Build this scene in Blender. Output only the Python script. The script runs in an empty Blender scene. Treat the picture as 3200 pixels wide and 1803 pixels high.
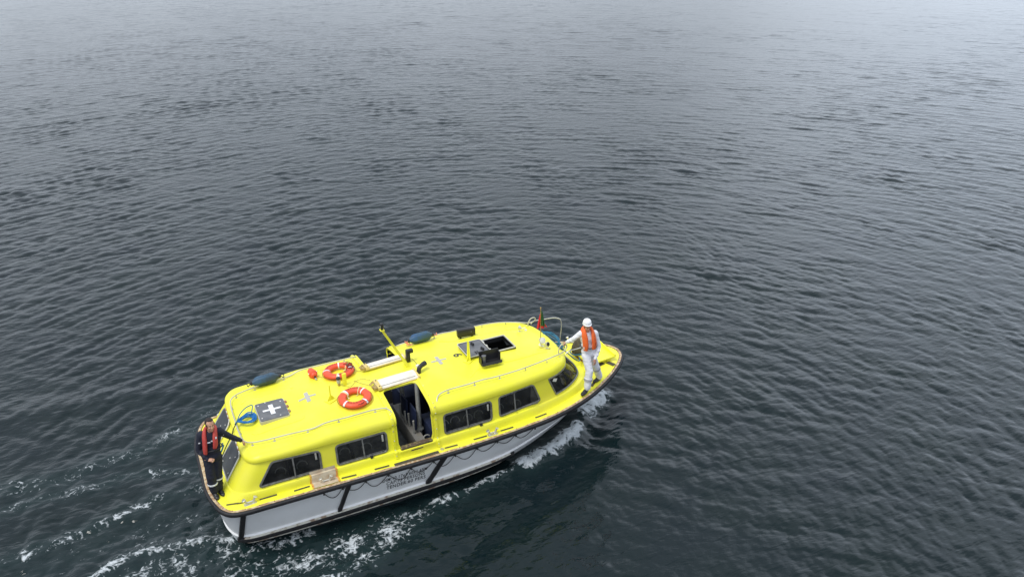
import bpy, bmesh, math, random
import numpy as np
from mathutils import Vector, Matrix, Euler
R = math.radians
scene = bpy.context.scene
COL = scene.collection
random.seed(7); rng = np.random.default_rng(11)

# ------------------------------------------------------------------ camera
PHI, PITCH, ROLL = R(26.24), R(25.03), R(-0.74)
CAM = Vector((-0.15, -14.74, 11.37))
_rt = Vector((math.cos(PHI), -math.sin(PHI), 0)); _fh = Vector((math.sin(PHI), math.cos(PHI), 0)); _z = Vector((0, 0, 1))
_fw = _fh*math.cos(PITCH) - _z*math.sin(PITCH); _up = _z*math.cos(PITCH) + _fh*math.sin(PITCH)
_r2 = _rt*math.cos(ROLL) + _up*math.sin(ROLL); _u2 = _up*math.cos(ROLL) - _rt*math.sin(ROLL)
cd = bpy.data.cameras.new('camera'); cam = bpy.data.objects.new('camera', cd); COL.objects.link(cam)
cam.matrix_world = Matrix(((_r2.x, _u2.x, -_fw.x, CAM.x), (_r2.y, _u2.y, -_fw.y, CAM.y), (_r2.z, _u2.z, -_fw.z, CAM.z), (0, 0, 0, 1)))
cd.sensor_width = 36; cd.lens = 27.98; cd.clip_start = 0.1; cd.clip_end = 20000
scene.camera = cam

# ------------------------------------------------------------------ sky, sun, exposure
SUN_EL, SUN_AZ = R(64), R(-104)        # azimuth measured clockwise from +Y
world = bpy.data.worlds.new('World'); scene.world = world; world.use_nodes = True
wt = world.node_tree; wt.nodes.clear()
def wn(t, **k):
    n = wt.nodes.new(t)
    for a, b in k.items(): setattr(n, a, b)
    return n
sky = wn('ShaderNodeTexSky', sky_type='NISHITA', sun_disc=False)
sky.sun_elevation = SUN_EL; sky.sun_rotation = SUN_AZ; sky.air_density = 1.0; sky.dust_density = 3.0
tc = wn('ShaderNodeTexCoord'); mp = wn('ShaderNodeMapping'); mp.inputs['Scale'].default_value = (1.0, 1.0, 2.6)
cn = wn('ShaderNodeTexNoise'); cn.inputs['Scale'].default_value = 1.7; cn.inputs['Detail'].default_value = 7; cn.inputs['Roughness'].default_value = 0.55
cr = wn('ShaderNodeValToRGB')
cr.color_ramp.elements[0].position = 0.34; cr.color_ramp.elements[0].color = (6.7, 7.5, 8.7, 1)
cr.color_ramp.elements[1].position = 0.66; cr.color_ramp.elements[1].color = (10.7, 11.6, 12.9, 1)
mx = wn('ShaderNodeMix', data_type='RGBA'); mx.inputs[0].default_value = 0.88
bg = wn('ShaderNodeBackground'); bg.inputs['Strength'].default_value = 0.1
wo = wn('ShaderNodeOutputWorld')
L = wt.links.new
L(tc.outputs['Generated'], mp.inputs['Vector']); L(mp.outputs[0], cn.inputs['Vector']); L(cn.outputs['Fac'], cr.inputs[0])
sx = wn('ShaderNodeSeparateXYZ'); gr = wn('ShaderNodeValToRGB'); L(tc.outputs['Generated'], sx.inputs[0]); L(sx.outputs['Z'], gr.inputs[0])
gr.color_ramp.interpolation = 'LINEAR'
for p_, v_ in ((0.0, .95), (.13, .96), (.30, .95), (.42, .27), (.60, .20), (.80, .42), (1.0, 1.1)):
    e_ = gr.color_ramp.elements[0] if p_ == 0 else (gr.color_ramp.elements[1] if p_ == 1.0 else gr.color_ramp.elements.new(p_)); e_.position = p_; e_.color = (v_/2, v_/2, v_/2, 1)
ml = wn('ShaderNodeMix', data_type='RGBA', blend_type='MULTIPLY'); ml.inputs[0].default_value = 1.0; m2x = wn('ShaderNodeVectorMath', operation='SCALE'); m2x.inputs['Scale'].default_value = 2.0
L(gr.outputs[0], m2x.inputs[0]); L(cr.outputs[0], ml.inputs[6]); L(m2x.outputs[0], ml.inputs[7])
# thinner, brighter cloud low down to the right of the view
dp = wn('ShaderNodeVectorMath', operation='DOT_PRODUCT'); dp.inputs[1].default_value = (.84, .40, .36); L(tc.outputs['Generated'], dp.inputs[0])
mrr = wn('ShaderNodeMapRange', interpolation_type='SMOOTHSTEP'); mrr.inputs[1].default_value = .86; mrr.inputs[2].default_value = 1.0; mrr.inputs[3].default_value = 1.0; mrr.inputs[4].default_value = 2.1; L(dp.outputs['Value'], mrr.inputs[0])
sc2 = wn('ShaderNodeVectorMath', operation='SCALE'); L(ml.outputs[2], sc2.inputs[0]); L(mrr.outputs[0], sc2.inputs['Scale'])
# sky dimmed slightly behind the camera, added to darken the boat's near side
dq = wn('ShaderNodeVectorMath', operation='DOT_PRODUCT'); dq.inputs[1].default_value = (-.25, -.97, 0); L(tc.outputs['Generated'], dq.inputs[0])
mq = wn('ShaderNodeMapRange', interpolation_type='SMOOTHSTEP'); mq.inputs[1].default_value = -.1; mq.inputs[2].default_value = .7; mq.inputs[3].default_value = 1.0; mq.inputs[4].default_value = .95; L(dq.outputs['Value'], mq.inputs[0])
sc3 = wn('ShaderNodeVectorMath', operation='SCALE'); L(sc2.outputs[0], sc3.inputs[0]); L(mq.outputs[0], sc3.inputs['Scale'])
L(sky.outputs[0], mx.inputs[6]); L(sc3.outputs[0], mx.inputs[7]); L(mx.outputs[2], bg.inputs['Color']); L(bg.outputs[0], wo.inputs[0])
sd = bpy.data.lights.new('sun', 'SUN'); sd.energy = 1.92; sd.angle = R(20); sd.color = (1, 0.97, 0.92)
sun = bpy.data.objects.new('sun', sd); COL.objects.link(sun)
_sd = Vector((math.sin(SUN_AZ)*math.cos(SUN_EL), math.cos(SUN_AZ)*math.cos(SUN_EL), math.sin(SUN_EL)))
sun.rotation_euler = _sd.to_track_quat('Z', 'Y').to_euler(); sun.location = _sd*40
scene.view_settings.view_transform = 'Standard'; scene.view_settings.look = 'None'
scene.view_settings.exposure = 0.0; scene.view_settings.gamma = 1.0

# ------------------------------------------------------------------ materials
def mat(name, col, rough=0.5, metal=0.0, col2=None, scale=6.0, lo=0.4, hi=0.65, detail=5, bump=0.0, bscale=40, coat=0.0, spec=0.5, stretch=(1, 1, 1)):
    m = bpy.data.materials.new(name); m.use_nodes = True; nt = m.node_tree; b = nt.nodes['Principled BSDF']
    b.inputs['Base Color'].default_value = (*col, 1); b.inputs['Roughness'].default_value = rough; b.inputs['Metallic'].default_value = metal
    b.inputs['Coat Weight'].default_value = coat; b.inputs['Specular IOR Level'].default_value = spec
    t = nt.nodes.new('ShaderNodeTexCoord'); mpn = nt.nodes.new('ShaderNodeMapping'); mpn.inputs['Scale'].default_value = stretch
    nt.links.new(t.outputs['Object'], mpn.inputs[0])
    if col2:
        n = nt.nodes.new('ShaderNodeTexNoise'); n.inputs['Scale'].default_value = scale; n.inputs['Detail'].default_value = detail
        r = nt.nodes.new('ShaderNodeValToRGB'); r.color_ramp.elements[0].position = lo; r.color_ramp.elements[1].position = hi
        r.color_ramp.elements[0].color = (*col, 1); r.color_ramp.elements[1].color = (*col2, 1)
        nt.links.new(mpn.outputs[0], n.inputs['Vector']); nt.links.new(n.outputs['Fac'], r.inputs[0]); nt.links.new(r.outputs[0], b.inputs['Base Color'])
    if bump:
        n = nt.nodes.new('ShaderNodeTexNoise'); n.inputs['Scale'].default_value = bscale; n.inputs['Detail'].default_value = 4
        bp = nt.nodes.new('ShaderNodeBump'); bp.inputs['Strength'].default_value = bump; bp.inputs['Distance'].default_value = 0.01
        nt.links.new(mpn.outputs[0], n.inputs['Vector']); nt.links.new(n.outputs['Fac'], bp.inputs['Height']); nt.links.new(bp.outputs[0], b.inputs['Normal'])
    return m
YEL = (0.90, 0.87, 0.045)
def yellow_mat():
    m = mat('yellow_gelcoat', YEL, 0.38, spec=0.4)
    nt = m.node_tree; b = nt.nodes['Principled BSDF']; t = nt.nodes['Texture Coordinate']
    def noise(s, d=5):
        n = nt.nodes.new('ShaderNodeTexNoise'); n.inputs['Scale'].default_value = s; n.inputs['Detail'].default_value = d; nt.links.new(t.outputs['Object'], n.inputs['Vector']); return n
    def ramp(n, a, c, ca, cb):
        r = nt.nodes.new('ShaderNodeValToRGB'); r.color_ramp.elements[0].position = a; r.color_ramp.elements[1].position = c
        r.color_ramp.elements[0].color = ca; r.color_ramp.elements[1].color = cb; nt.links.new(n.outputs['Fac'], r.inputs[0]); return r
    r1 = ramp(noise(1.6, 6), 0.38, 0.7, (*YEL, 1), (0.86, 0.80, 0.075, 1))
    r2 = ramp(noise(14, 7), 0.66, 0.78, (1, 1, 1, 1), (0.80, 0.77, 0.7, 1))
    r3 = ramp(noise(75, 3), 0.73, 0.77, (1, 1, 1, 1), (0.45, 0.38, 0.28, 1))
    a = nt.nodes.new('ShaderNodeMix'); a.data_type = 'RGBA'; a.blend_type = 'MULTIPLY'; a.inputs[0].default_value = 0.6
    c = nt.nodes.new('ShaderNodeMix'); c.data_type = 'RGBA'; c.blend_type = 'MULTIPLY'; c.inputs[0].default_value = 0.4
    nt.links.new(r1.outputs[0], a.inputs[6]); nt.links.new(r2.outputs[0], a.inputs[7]); nt.links.new(a.outputs[2], c.inputs[6]); nt.links.new(r3.outputs[0], c.inputs[7])
    nt.links.new(c.outputs[2], b.inputs['Base Color'])
    bp = nt.nodes.new('ShaderNodeBump'); bp.inputs['Strength'].default_value = 0.25; bp.inputs['Distance'].default_value = 0.02
    nt.links.new(noise(3.5, 3).outputs['Fac'], bp.inputs['Height']); nt.links.new(bp.outputs[0], b.inputs['Normal'])
    return m
M = {}
M['yellow'] = yellow_mat()
M['yellow_in'] = mat('yellow_liner', (0.40, 0.36, 0.06), 0.6, col2=(0.28, 0.25, 0.07)); M['inner_shade'] = mat('painted_inner_shade', (0.05, 0.05, 0.052), 0.8); M['hull_low'] = mat('wet_lower_hull', (0.05, 0.055, 0.06), 0.25); M['door_panel'] = mat('stern_door_panel', (0.045, 0.05, 0.056), 0.3, col2=(0.065, 0.07, 0.075), scale=5)  # dark inside colour paints shade into the cabin interior
M['eave_shade'] = mat('painted_eave_shade', (0.30, 0.26, 0.04), 0.8); M['hull'] = mat('white_hull_paint', (0.88, 0.88, 0.88), 0.3, col2=(0.80, 0.80, 0.79), scale=2.2, lo=0.4, hi=0.75)  # first colour is the shade line painted under the roof edge
M['rubber'] = mat('black_rubber', (0.012, 0.012, 0.014), 0.6, col2=(0.032, 0.026, 0.024), scale=18, lo=0.5, hi=0.75, bump=0.5, bscale=60)
M['rust'] = mat('worn_wood_rust', (0.38, 0.235, 0.125), 0.8, col2=(0.62, 0.50, 0.33), scale=14, lo=0.42, hi=0.62, bump=0.4)
M['rust_dark'] = mat('rust_stain', (0.30, 0.11, 0.05), 0.9, col2=(0.5, 0.33, 0.2), scale=30)
M['strake_edge'] = mat('flaking_cream_paint', (0.62, 0.60, 0.52), 0.7, col2=(0.30, 0.22, 0.16), scale=7, lo=0.48, hi=0.62)
M['tread'] = mat('black_antislip_tape', (0.045, 0.042, 0.035), 0.9, col2=(0.12, 0.10, 0.05), scale=60, bump=0.3, bscale=200)
M['steel'] = mat('stainless_steel', (0.72, 0.70, 0.62), 0.32, 0.75, col2=(0.50, 0.40, 0.28), scale=9, lo=0.58, hi=0.8)
M['rail'] = mat('rail_tube', (0.58, 0.56, 0.49), 0.4, 0.2, col2=(0.50, 0.47, 0.37), scale=4)
M['alu'] = mat('window_aluminium', (0.25, 0.25, 0.235), 0.45, 0.5, col2=(0.15, 0.15, 0.14), scale=14)
M['black'] = mat('black_plastic', (0.02, 0.02, 0.022), 0.4)
M['dark_panel'] = mat('dark_grey_panel', (0.105, 0.108, 0.115), 0.3, col2=(0.15, 0.15, 0.155), scale=5)
M['grey_mark'] = mat('grey_paint_mark', (0.47, 0.45, 0.40), 0.7)
M['white_mark'] = mat('reflective_white_tape', (0.82, 0.83, 0.84), 0.4)
M['orange'] = mat('lifebuoy_orange', (0.84, 0.10, 0.035), 0.45, col2=(0.76, 0.085, 0.03), scale=8)
M['orange_mark'] = mat('lifebuoy_lettering', (0.16, 0.02, 0.015), 0.7)
M['fblue'] = mat('faded_blue_vinyl', (0.022, 0.085, 0.20), 0.5, col2=(0.035, 0.075, 0.085), scale=5, lo=0.35, hi=0.6, bump=0.2)
M['fteal'] = mat('faded_teal_vinyl', (0.03, 0.085, 0.15), 0.5, col2=(0.03, 0.05, 0.06), scale=5, lo=0.42, hi=0.62, bump=0.2)
M['rope'] = mat('blue_rope', (0.012, 0.13, 0.42), 0.8, col2=(0.02, 0.22, 0.5), scale=40, bump=0.6, bscale=160)
M['rope_dark'] = mat('dark_line', (0.05, 0.05, 0.045), 0.85)
M['rope_teal'] = mat('teal_rope', (0.02, 0.13, 0.24), 0.8, col2=(0.05, 0.2, 0.28), scale=30, bump=0.6, bscale=160)
M['cream'] = mat('white_gelcoat_board', (0.84, 0.78, 0.68), 0.5, col2=(0.76, 0.68, 0.54), scale=5, lo=0.4, hi=0.75)
M['board_edge'] = mat('yellowed_board_edge', (0.78, 0.60, 0.16), 0.6, col2=(0.62, 0.48, 0.2), scale=16)
M['bronze'] = mat('weathered_bracket', (0.50, 0.36, 0.11), 0.6, 0.2, col2=(0.25, 0.15, 0.06), scale=20)
M['navy'] = mat('navy_seat', (0.012, 0.02, 0.055), 0.55)
M['greypost'] = mat('grey_painted_post', (0.42, 0.42, 0.38), 0.5, col2=(0.25, 0.22, 0.17), scale=12, lo=0.5, hi=0.75)
M['grey_floor'] = mat('grey_floor', (0.14, 0.145, 0.14), 0.8, col2=(0.08, 0.08, 0.08), scale=8)
M['grey_step'] = mat('grey_step', (0.30, 0.29, 0.27), 0.7, col2=(0.28, 0.26, 0.22), scale=8)
M['skin'] = mat('skin', (0.60, 0.33, 0.22), 0.5, col2=(0.52, 0.25, 0.16), scale=22)
M['skin_aft'] = mat('skin_tanned', (0.60, 0.34, 0.22), 0.5, col2=(0.50, 0.25, 0.15), scale=22)
M['white_cloth'] = mat('white_coverall_cloth', (0.80, 0.80, 0.84), 0.8, bump=0.4, bscale=35)
M['navy_cloth'] = mat('navy_coverall_cloth', (0.014, 0.016, 0.030), 0.85, bump=0.4, bscale=35)
M['sill'] = mat('dirty_sill', (0.10, 0.065, 0.04), 0.8, col2=(0.28, 0.24, 0.08), scale=16, lo=.5, hi=.7); M['vest'] = mat('orange_lifejacket', (0.95, 0.17, 0.03), 0.6, col2=(0.88, 0.14, 0.03), scale=18, bump=0.3)
M['vest_red'] = mat('red_lifejacket', (0.50, 0.055, 0.045), 0.65, col2=(0.60, 0.08, 0.06), scale=12, bump=0.3)
M['reflect'] = mat('grey_reflective_band', (0.42, 0.42, 0.45), 0.4)
M['helmet'] = mat('white_helmet_shell', (0.86, 0.86, 0.86), 0.25)
M['hair'] = mat('dark_hair', (0.022, 0.014, 0.012), 0.7, bump=0.6, bscale=90)
M['lip'] = mat('lips', (0.33, 0.10, 0.08), 0.5)
M['eye'] = mat('dark_eye', (0.035, 0.02, 0.015), 0.4)
M['green'] = mat('flag_green', (0.02, 0.11, 0.03), 0.8)
M['red'] = mat('flag_red', (0.62, 0.02, 0.02), 0.8)
M['flag_yellow'] = mat('flag_yellow', (0.75, 0.6, 0.03), 0.8)
M['white'] = mat('white_plastic', (0.78, 0.77, 0.72), 0.4)
M['canvas'] = mat('olive_canvas', (0.115, 0.10, 0.055), 0.85, col2=(0.07, 0.055, 0.035), scale=10, bump=0.5, bscale=30)
M['patch'] = mat('bare_resin_patch', (0.62, 0.53, 0.38), 0.75, col2=(0.48, 0.37, 0.25), scale=7, lo=0.4, hi=0.62)
M['stain'] = mat('orange_rust_edge', (0.62, 0.20, 0.05), 0.8, col2=(0.72, 0.5, 0.08), scale=24)
M['orange_cord'] = mat('orange_cord', (0.75, 0.25, 0.12), 0.8)
def glass_mat(name, tint, refl=0.9):
    m = bpy.data.materials.new(name); m.use_nodes = True; nt = m.node_tree; nt.nodes.clear()
    o = nt.nodes.new('ShaderNodeOutputMaterial'); tr = nt.nodes.new('ShaderNodeBsdfTransparent'); gl = nt.nodes.new('ShaderNodeBsdfGlossy'); df = nt.nodes.new('ShaderNodeBsdfDiffuse')
    fr = nt.nodes.new('ShaderNodeFresnel'); mx = nt.nodes.new('ShaderNodeMixShader'); m2 = nt.nodes.new('ShaderNodeMixShader')
    tr.inputs[0].default_value = (*tint, 1); gl.inputs['Roughness'].default_value = 0.06; fr.inputs[0].default_value = 1.5
    n = nt.nodes.new('ShaderNodeTexNoise'); n.inputs['Scale'].default_value = 3.5; n.inputs['Detail'].default_value = 6; t = nt.nodes.new('ShaderNodeTexCoord')
    r = nt.nodes.new('ShaderNodeMapRange'); r.inputs[1].default_value = 0.4; r.inputs[2].default_value = 0.8; r.inputs[3].default_value = 0.03; r.inputs[4].default_value = 0.16
    df.inputs[0].default_value = (0.22, 0.22, 0.21, 1)
    nt.links.new(t.outputs['Object'], n.inputs['Vector']); nt.links.new(n.outputs['Fac'], r.inputs[0]); nt.links.new(r.outputs[0], m2.inputs[0])
    nt.links.new(tr.outputs[0], m2.inputs[1]); nt.links.new(df.outputs[0], m2.inputs[2])
    nt.links.new(fr.outputs[0], mx.inputs[0]); nt.links.new(m2.outputs[0], mx.inputs[1]); nt.links.new(gl.outputs[0], mx.inputs[2]); nt.links.new(mx.outputs[0], o.inputs[0])
    return m
M['glass'] = glass_mat('tinted_glass', (0.50, 0.52, 0.52)); M['glass_ws'] = glass_mat('smoked_perspex', (0.5, 0.5, 0.5))

# ------------------------------------------------------------------ mesh helpers
def obj(name, verts, faces, m, parent=None, angle=35, mats=None, midx=None):
    me = bpy.data.meshes.new(name); me.from_pydata([tuple(map(float, v)) for v in verts], [], [tuple(map(int, f)) for f in faces]); me.update()
    for q in (mats or [m]): me.materials.append(q if not isinstance(q, str) else M[q])
    if midx is not None: me.polygons.foreach_set('material_index', midx)
    bm = bmesh.new(); bm.from_mesh(me); bmesh.ops.recalc_face_normals(bm, faces=bm.faces); bm.to_mesh(me); bm.free()
    me.shade_smooth(); me.set_sharp_from_angle(angle=R(angle))
    o = bpy.data.objects.new(name, me); COL.objects.link(o)
    if parent: o.parent = parent
    return o
class MB:
    def __init__(s): s.v = []; s.f = []; s.mi = []
    def add(s, v, f, mi=0):
        k = len(s.v); s.v += [tuple(p) for p in v]; s.f += [tuple(i+k for i in q) for q in f]; s.mi += [mi]*len(f); return s
    def box(s, c, size, rot=None, mi=0, bev=0.0, taper=1.0):
        hx, hy, hz = size[0]/2, size[1]/2, size[2]/2; Mx = rot.to_matrix() if isinstance(rot, Euler) else (rot or Matrix.Identity(3)); c = Vector(c)
        if bev:
            bm = bmesh.new(); bmesh.ops.create_cube(bm, size=1)
            for v in bm.verts: v.co = Vector((v.co.x*2*hx*(taper if v.co.z > 0 else 1), v.co.y*2*hy*(taper if v.co.z > 0 else 1), v.co.z*2*hz))
            bmesh.ops.bevel(bm, geom=bm.edges[:], offset=bev, segments=2, affect='EDGES', profile=0.5)
            bm.verts.index_update(); s.add([c + Mx @ v.co for v in bm.verts], [[v.index for v in f.verts] for f in bm.faces], mi); bm.free(); return s
        P = []
        for z in (-hz, hz):
            k = taper if z > 0 else 1
            for x, y in ((-hx, -hy), (hx, -hy), (hx, hy), (-hx, hy)): P.append(c + Mx @ Vector((x*k, y*k, z)))
        return s.add(P, [(0, 3, 2, 1), (4, 5, 6, 7), (0, 1, 5, 4), (1, 2, 6, 5), (2, 3, 7, 6), (3, 0, 4, 7)], mi)
    def tube(s, pts, r, n=8, closed=False, mi=0, caps=True, flat=1.0, up=None):
        pts = [Vector(p) for p in pts]; N = len(pts); rr = r if hasattr(r, '__len__') else [r]*N
        T = []
        for i in range(N):
            a = pts[(i-1) % N] if (closed or i > 0) else pts[i]; b = pts[(i+1) % N] if (closed or i < N-1) else pts[i]
            T.append((b-a).normalized())
        u = Vector(up) if up else (Vector((0, 0, 1)) if abs(T[0].z) < 0.9 else Vector((1, 0, 0)))
        V = []; prev = None
        for i in range(N):
            if up: x = u.cross(T[i])
            else:
                if prev is None: x = u.cross(T[i])
                else: x = prev - T[i]*prev.dot(T[i])
            if x.length < 1e-6: x = Vector((1, 0, 0)).cross(T[i])
            x.normalize(); prev = x; y = T[i].cross(x)
            for k in range(n):
                a = 2*math.pi*k/n; V.append(pts[i] + x*math.cos(a)*rr[i] + y*math.sin(a)*rr[i]*flat)
        F = []
        for i in range(N if closed else N-1):
            j = (i+1) % N
            for k in range(n): F.append((i*n+k, i*n+(k+1) % n, j*n+(k+1) % n, j*n+k))
        if caps and not closed: F.append(tuple(range(n))[::-1]); F.append(tuple((N-1)*n+k for k in range(n)))
        return s.add(V, F, mi)
    def sweep(s, pts, frames, prof, closed=False, mi=0):
        """prof: list of (a,b) in the plane of frames[i]=(A,B)"""
        n = len(prof); V = []
        for p, (A, B) in zip(pts, frames):
            for a, b in prof: V.append(Vector(p) + Vector(A)*a + Vector(B)*b)
        N = len(pts); F = []
        for i in range(N if closed else N-1):
            j = (i+1) % N
            for k in range(n): F.append((i*n+k, i*n+(k+1) % n, j*n+(k+1) % n, j*n+k))
        if not closed: F.append(tuple(range(n))[::-1]); F.append(tuple((N-1)*n+k for k in range(n)))
        return s.add(V, F, mi)
    def lathe(s, prof, c=(0, 0, 0), axis=(0, 0, 1), n=20, mi=0):
        ax = Vector(axis).normalized(); q = ax.to_track_quat('Z', 'Y'); c = Vector(c); V = []; F = []
        for r_, z in prof:
            for k in range(n):
                a = 2*math.pi*k/n; V.append(c + q @ Vector((r_*math.cos(a), r_*math.sin(a), z)))
        for i in range(len(prof)-1):
            for k in range(n): F.append((i*n+k, i*n+(k+1) % n, (i+1)*n+(k+1) % n, (i+1)*n+k))
        F.append(tuple(range(n))[::-1]); F.append(tuple((len(prof)-1)*n+k for k in range(n)))
        return s.add(V, F, mi)
    def ell(s, c, r, rot=None, mi=0, nu=14, nv=9):
        Mx = rot.to_matrix() if isinstance(rot, Euler) else (rot or Matrix.Identity(3)); c = Vector(c); V = []; F = []
        for i in range(nv+1):
            th = math.pi*i/nv
            for k in range(nu):
                a = 2*math.pi*k/nu; V.append(c + Mx @ Vector((r[0]*math.sin(th)*math.cos(a), r[1]*math.sin(th)*math.sin(a), r[2]*math.cos(th))))
        for i in range(nv):
            for k in range(nu): F.append((i*nu+k, (i+1)*nu+k, (i+1)*nu+(k+1) % nu, i*nu+(k+1) % nu))
        return s.add(V, F, mi)
    def cap(s, a, b, ra, rb, mi=0, n=12, flat=1.0, side=None):
        """tapered capsule"""
        a = Vector(a); b = Vector(b); d = (b-a); l = d.length; d.normalize()
        pts = []; rr = []
        for t in (-1, -.92, -.7, -.38, 0): pts.append(a + d*ra*t); rr.append(max(ra*math.sqrt(max(0, 1-t*t)), 0.0008))
        for t in (0, .38, .7, .92, 1): pts.append(b + d*rb*t); rr.append(max(rb*math.sqrt(max(0, 1-t*t)), 0.0008))
        return s.tube(pts, rr, n, mi=mi, flat=flat, up=side)
    def build(s, name, m, parent=None, angle=35, mats=None):
        return obj(name, s.v, s.f, m, parent, angle, mats, s.mi if mats else None)
def pieces(o):
    """give every loose piece of a mesh its own object of the same name"""
    me = o.data; n = len(me.vertices); par = list(range(n))
    def find(i):
        while par[i] != i: par[i] = par[par[i]]; i = par[i]
        return i
    for e in me.edges:
        a, b = find(e.vertices[0]), find(e.vertices[1])
        if a != b: par[b] = a
    groups = {}
    for p in me.polygons: groups.setdefault(find(p.vertices[0]), []).append(p.index)
    if len(groups) < 2: return [o]
    out = []
    for g in groups.values():
        vs = sorted({v for i in g for v in me.polygons[i].vertices}); mp_ = {v: k for k, v in enumerate(vs)}
        out.append(obj(o.name.split('.')[0], [me.vertices[v].co for v in vs], [[mp_[v] for v in me.polygons[i].vertices] for i in g], None, o.parent, mats=list(me.materials), midx=[me.polygons[i].material_index for i in g]))
    for q in out: q.matrix_parent_inverse = o.matrix_parent_inverse.copy()
    bpy.data.objects.remove(o); bpy.data.meshes.remove(me); return out
def merge(o, d=0.0005):
    bm = bmesh.new(); bm.from_mesh(o.data); bmesh.ops.remove_doubles(bm, verts=bm.verts, dist=d); bmesh.ops.recalc_face_normals(bm, faces=bm.faces); bm.to_mesh(o.data); bm.free()
    o.data.shade_smooth(); o.data.set_sharp_from_angle(angle=R(35)); return o
def empty(name, loc=(0, 0, 0)):
    o = bpy.data.objects.new(name, None); COL.objects.link(o); o.location = loc; o.empty_display_size = .1; return o
def tag(o, label=None, cat=None, group=None, kind=None):
    if label: o['label'] = label
    if cat: o['category'] = cat
    if group: o['group'] = group
    if kind: o['kind'] = kind
    return o
def adopt(root, *ch):
    """parent children built in world coordinates to an Empty standing elsewhere"""
    bpy.context.view_layer.update()
    for c in ch: c.parent = root; c.matrix_parent_inverse = root.matrix_world.inverted()
def copy_part(o, parent=None, loc=None, rot=None):
    c = o.copy(); COL.objects.link(c)
    if parent: c.parent = parent
    if loc is not None: c.location = loc
    if rot is not None: c.rotation_euler = rot
    return c
def spline(P, n, closed=False):
    P = np.array(P, float); d = np.r_[0, np.cumsum(np.maximum(np.linalg.norm(np.diff(P, axis=0), axis=1), 1e-6)**0.5)]
    K = len(P); out = []
    for t in np.linspace(0, d[-1], n):
        i = min(max(np.searchsorted(d, t)-1, 0), K-2)
        p1, p2 = P[i], P[i+1]; p0 = P[i-1] if i > 0 else 2*p1-p2; p3 = P[i+2] if i < K-2 else 2*p2-p1
        t1, t2 = d[i], d[i+1]; t0 = d[i-1] if i > 0 else t1-(t2-t1); t3 = d[i+2] if i < K-2 else t2+(t2-t1)
        A1 = (t1-t)/(t1-t0)*p0+(t-t0)/(t1-t0)*p1; A2 = (t2-t)/(t2-t1)*p1+(t-t1)/(t2-t1)*p2; A3 = (t3-t)/(t3-t2)*p2+(t-t2)/(t3-t2)*p3
        B1 = (t2-t)/(t2-t0)*A1+(t-t0)/(t2-t0)*A2; B2 = (t3-t)/(t3-t1)*A2+(t-t1)/(t3-t1)*A3
        out.append((t2-t)/(t2-t1)*B1+(t-t1)/(t2-t1)*B2)
    return np.array(out)
def resample(P, n):
    P = np.array(P, float); d = np.r_[0, np.cumsum(np.linalg.norm(np.diff(P, axis=0), axis=1))]
    t = np.linspace(0, d[-1], n); return np.stack([np.interp(t, d, P[:, k]) for k in range(P.shape[1])], 1)
def apply_mods(o):
    bpy.context.view_layer.update(); dg = bpy.context.evaluated_depsgraph_get()
    me = bpy.data.meshes.new_from_object(o.evaluated_get(dg)); old = o.data; o.modifiers.clear(); o.data = me
    bpy.data.meshes.remove(old); return o
def rounded(poly, r, seg=5):
    """round the corners of a 2D polygon"""
    out = []; n = len(poly)
    for i in range(n):
        a = Vector(poly[i-1]); b = Vector(poly[i]); c = Vector(poly[(i+1) % n]); rr = r[i] if hasattr(r, '__len__') else r
        u = (a-b).normalized(); v = (c-b).normalized()
        for k in range(seg+1):
            t = k/seg; p0 = b+u*rr; p1 = b+v*rr; out.append((p0*(1-t)+b*t)*(1-t) + (b*(1-t)+p1*t)*t)
    return [tuple(p) for p in out]

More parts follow.
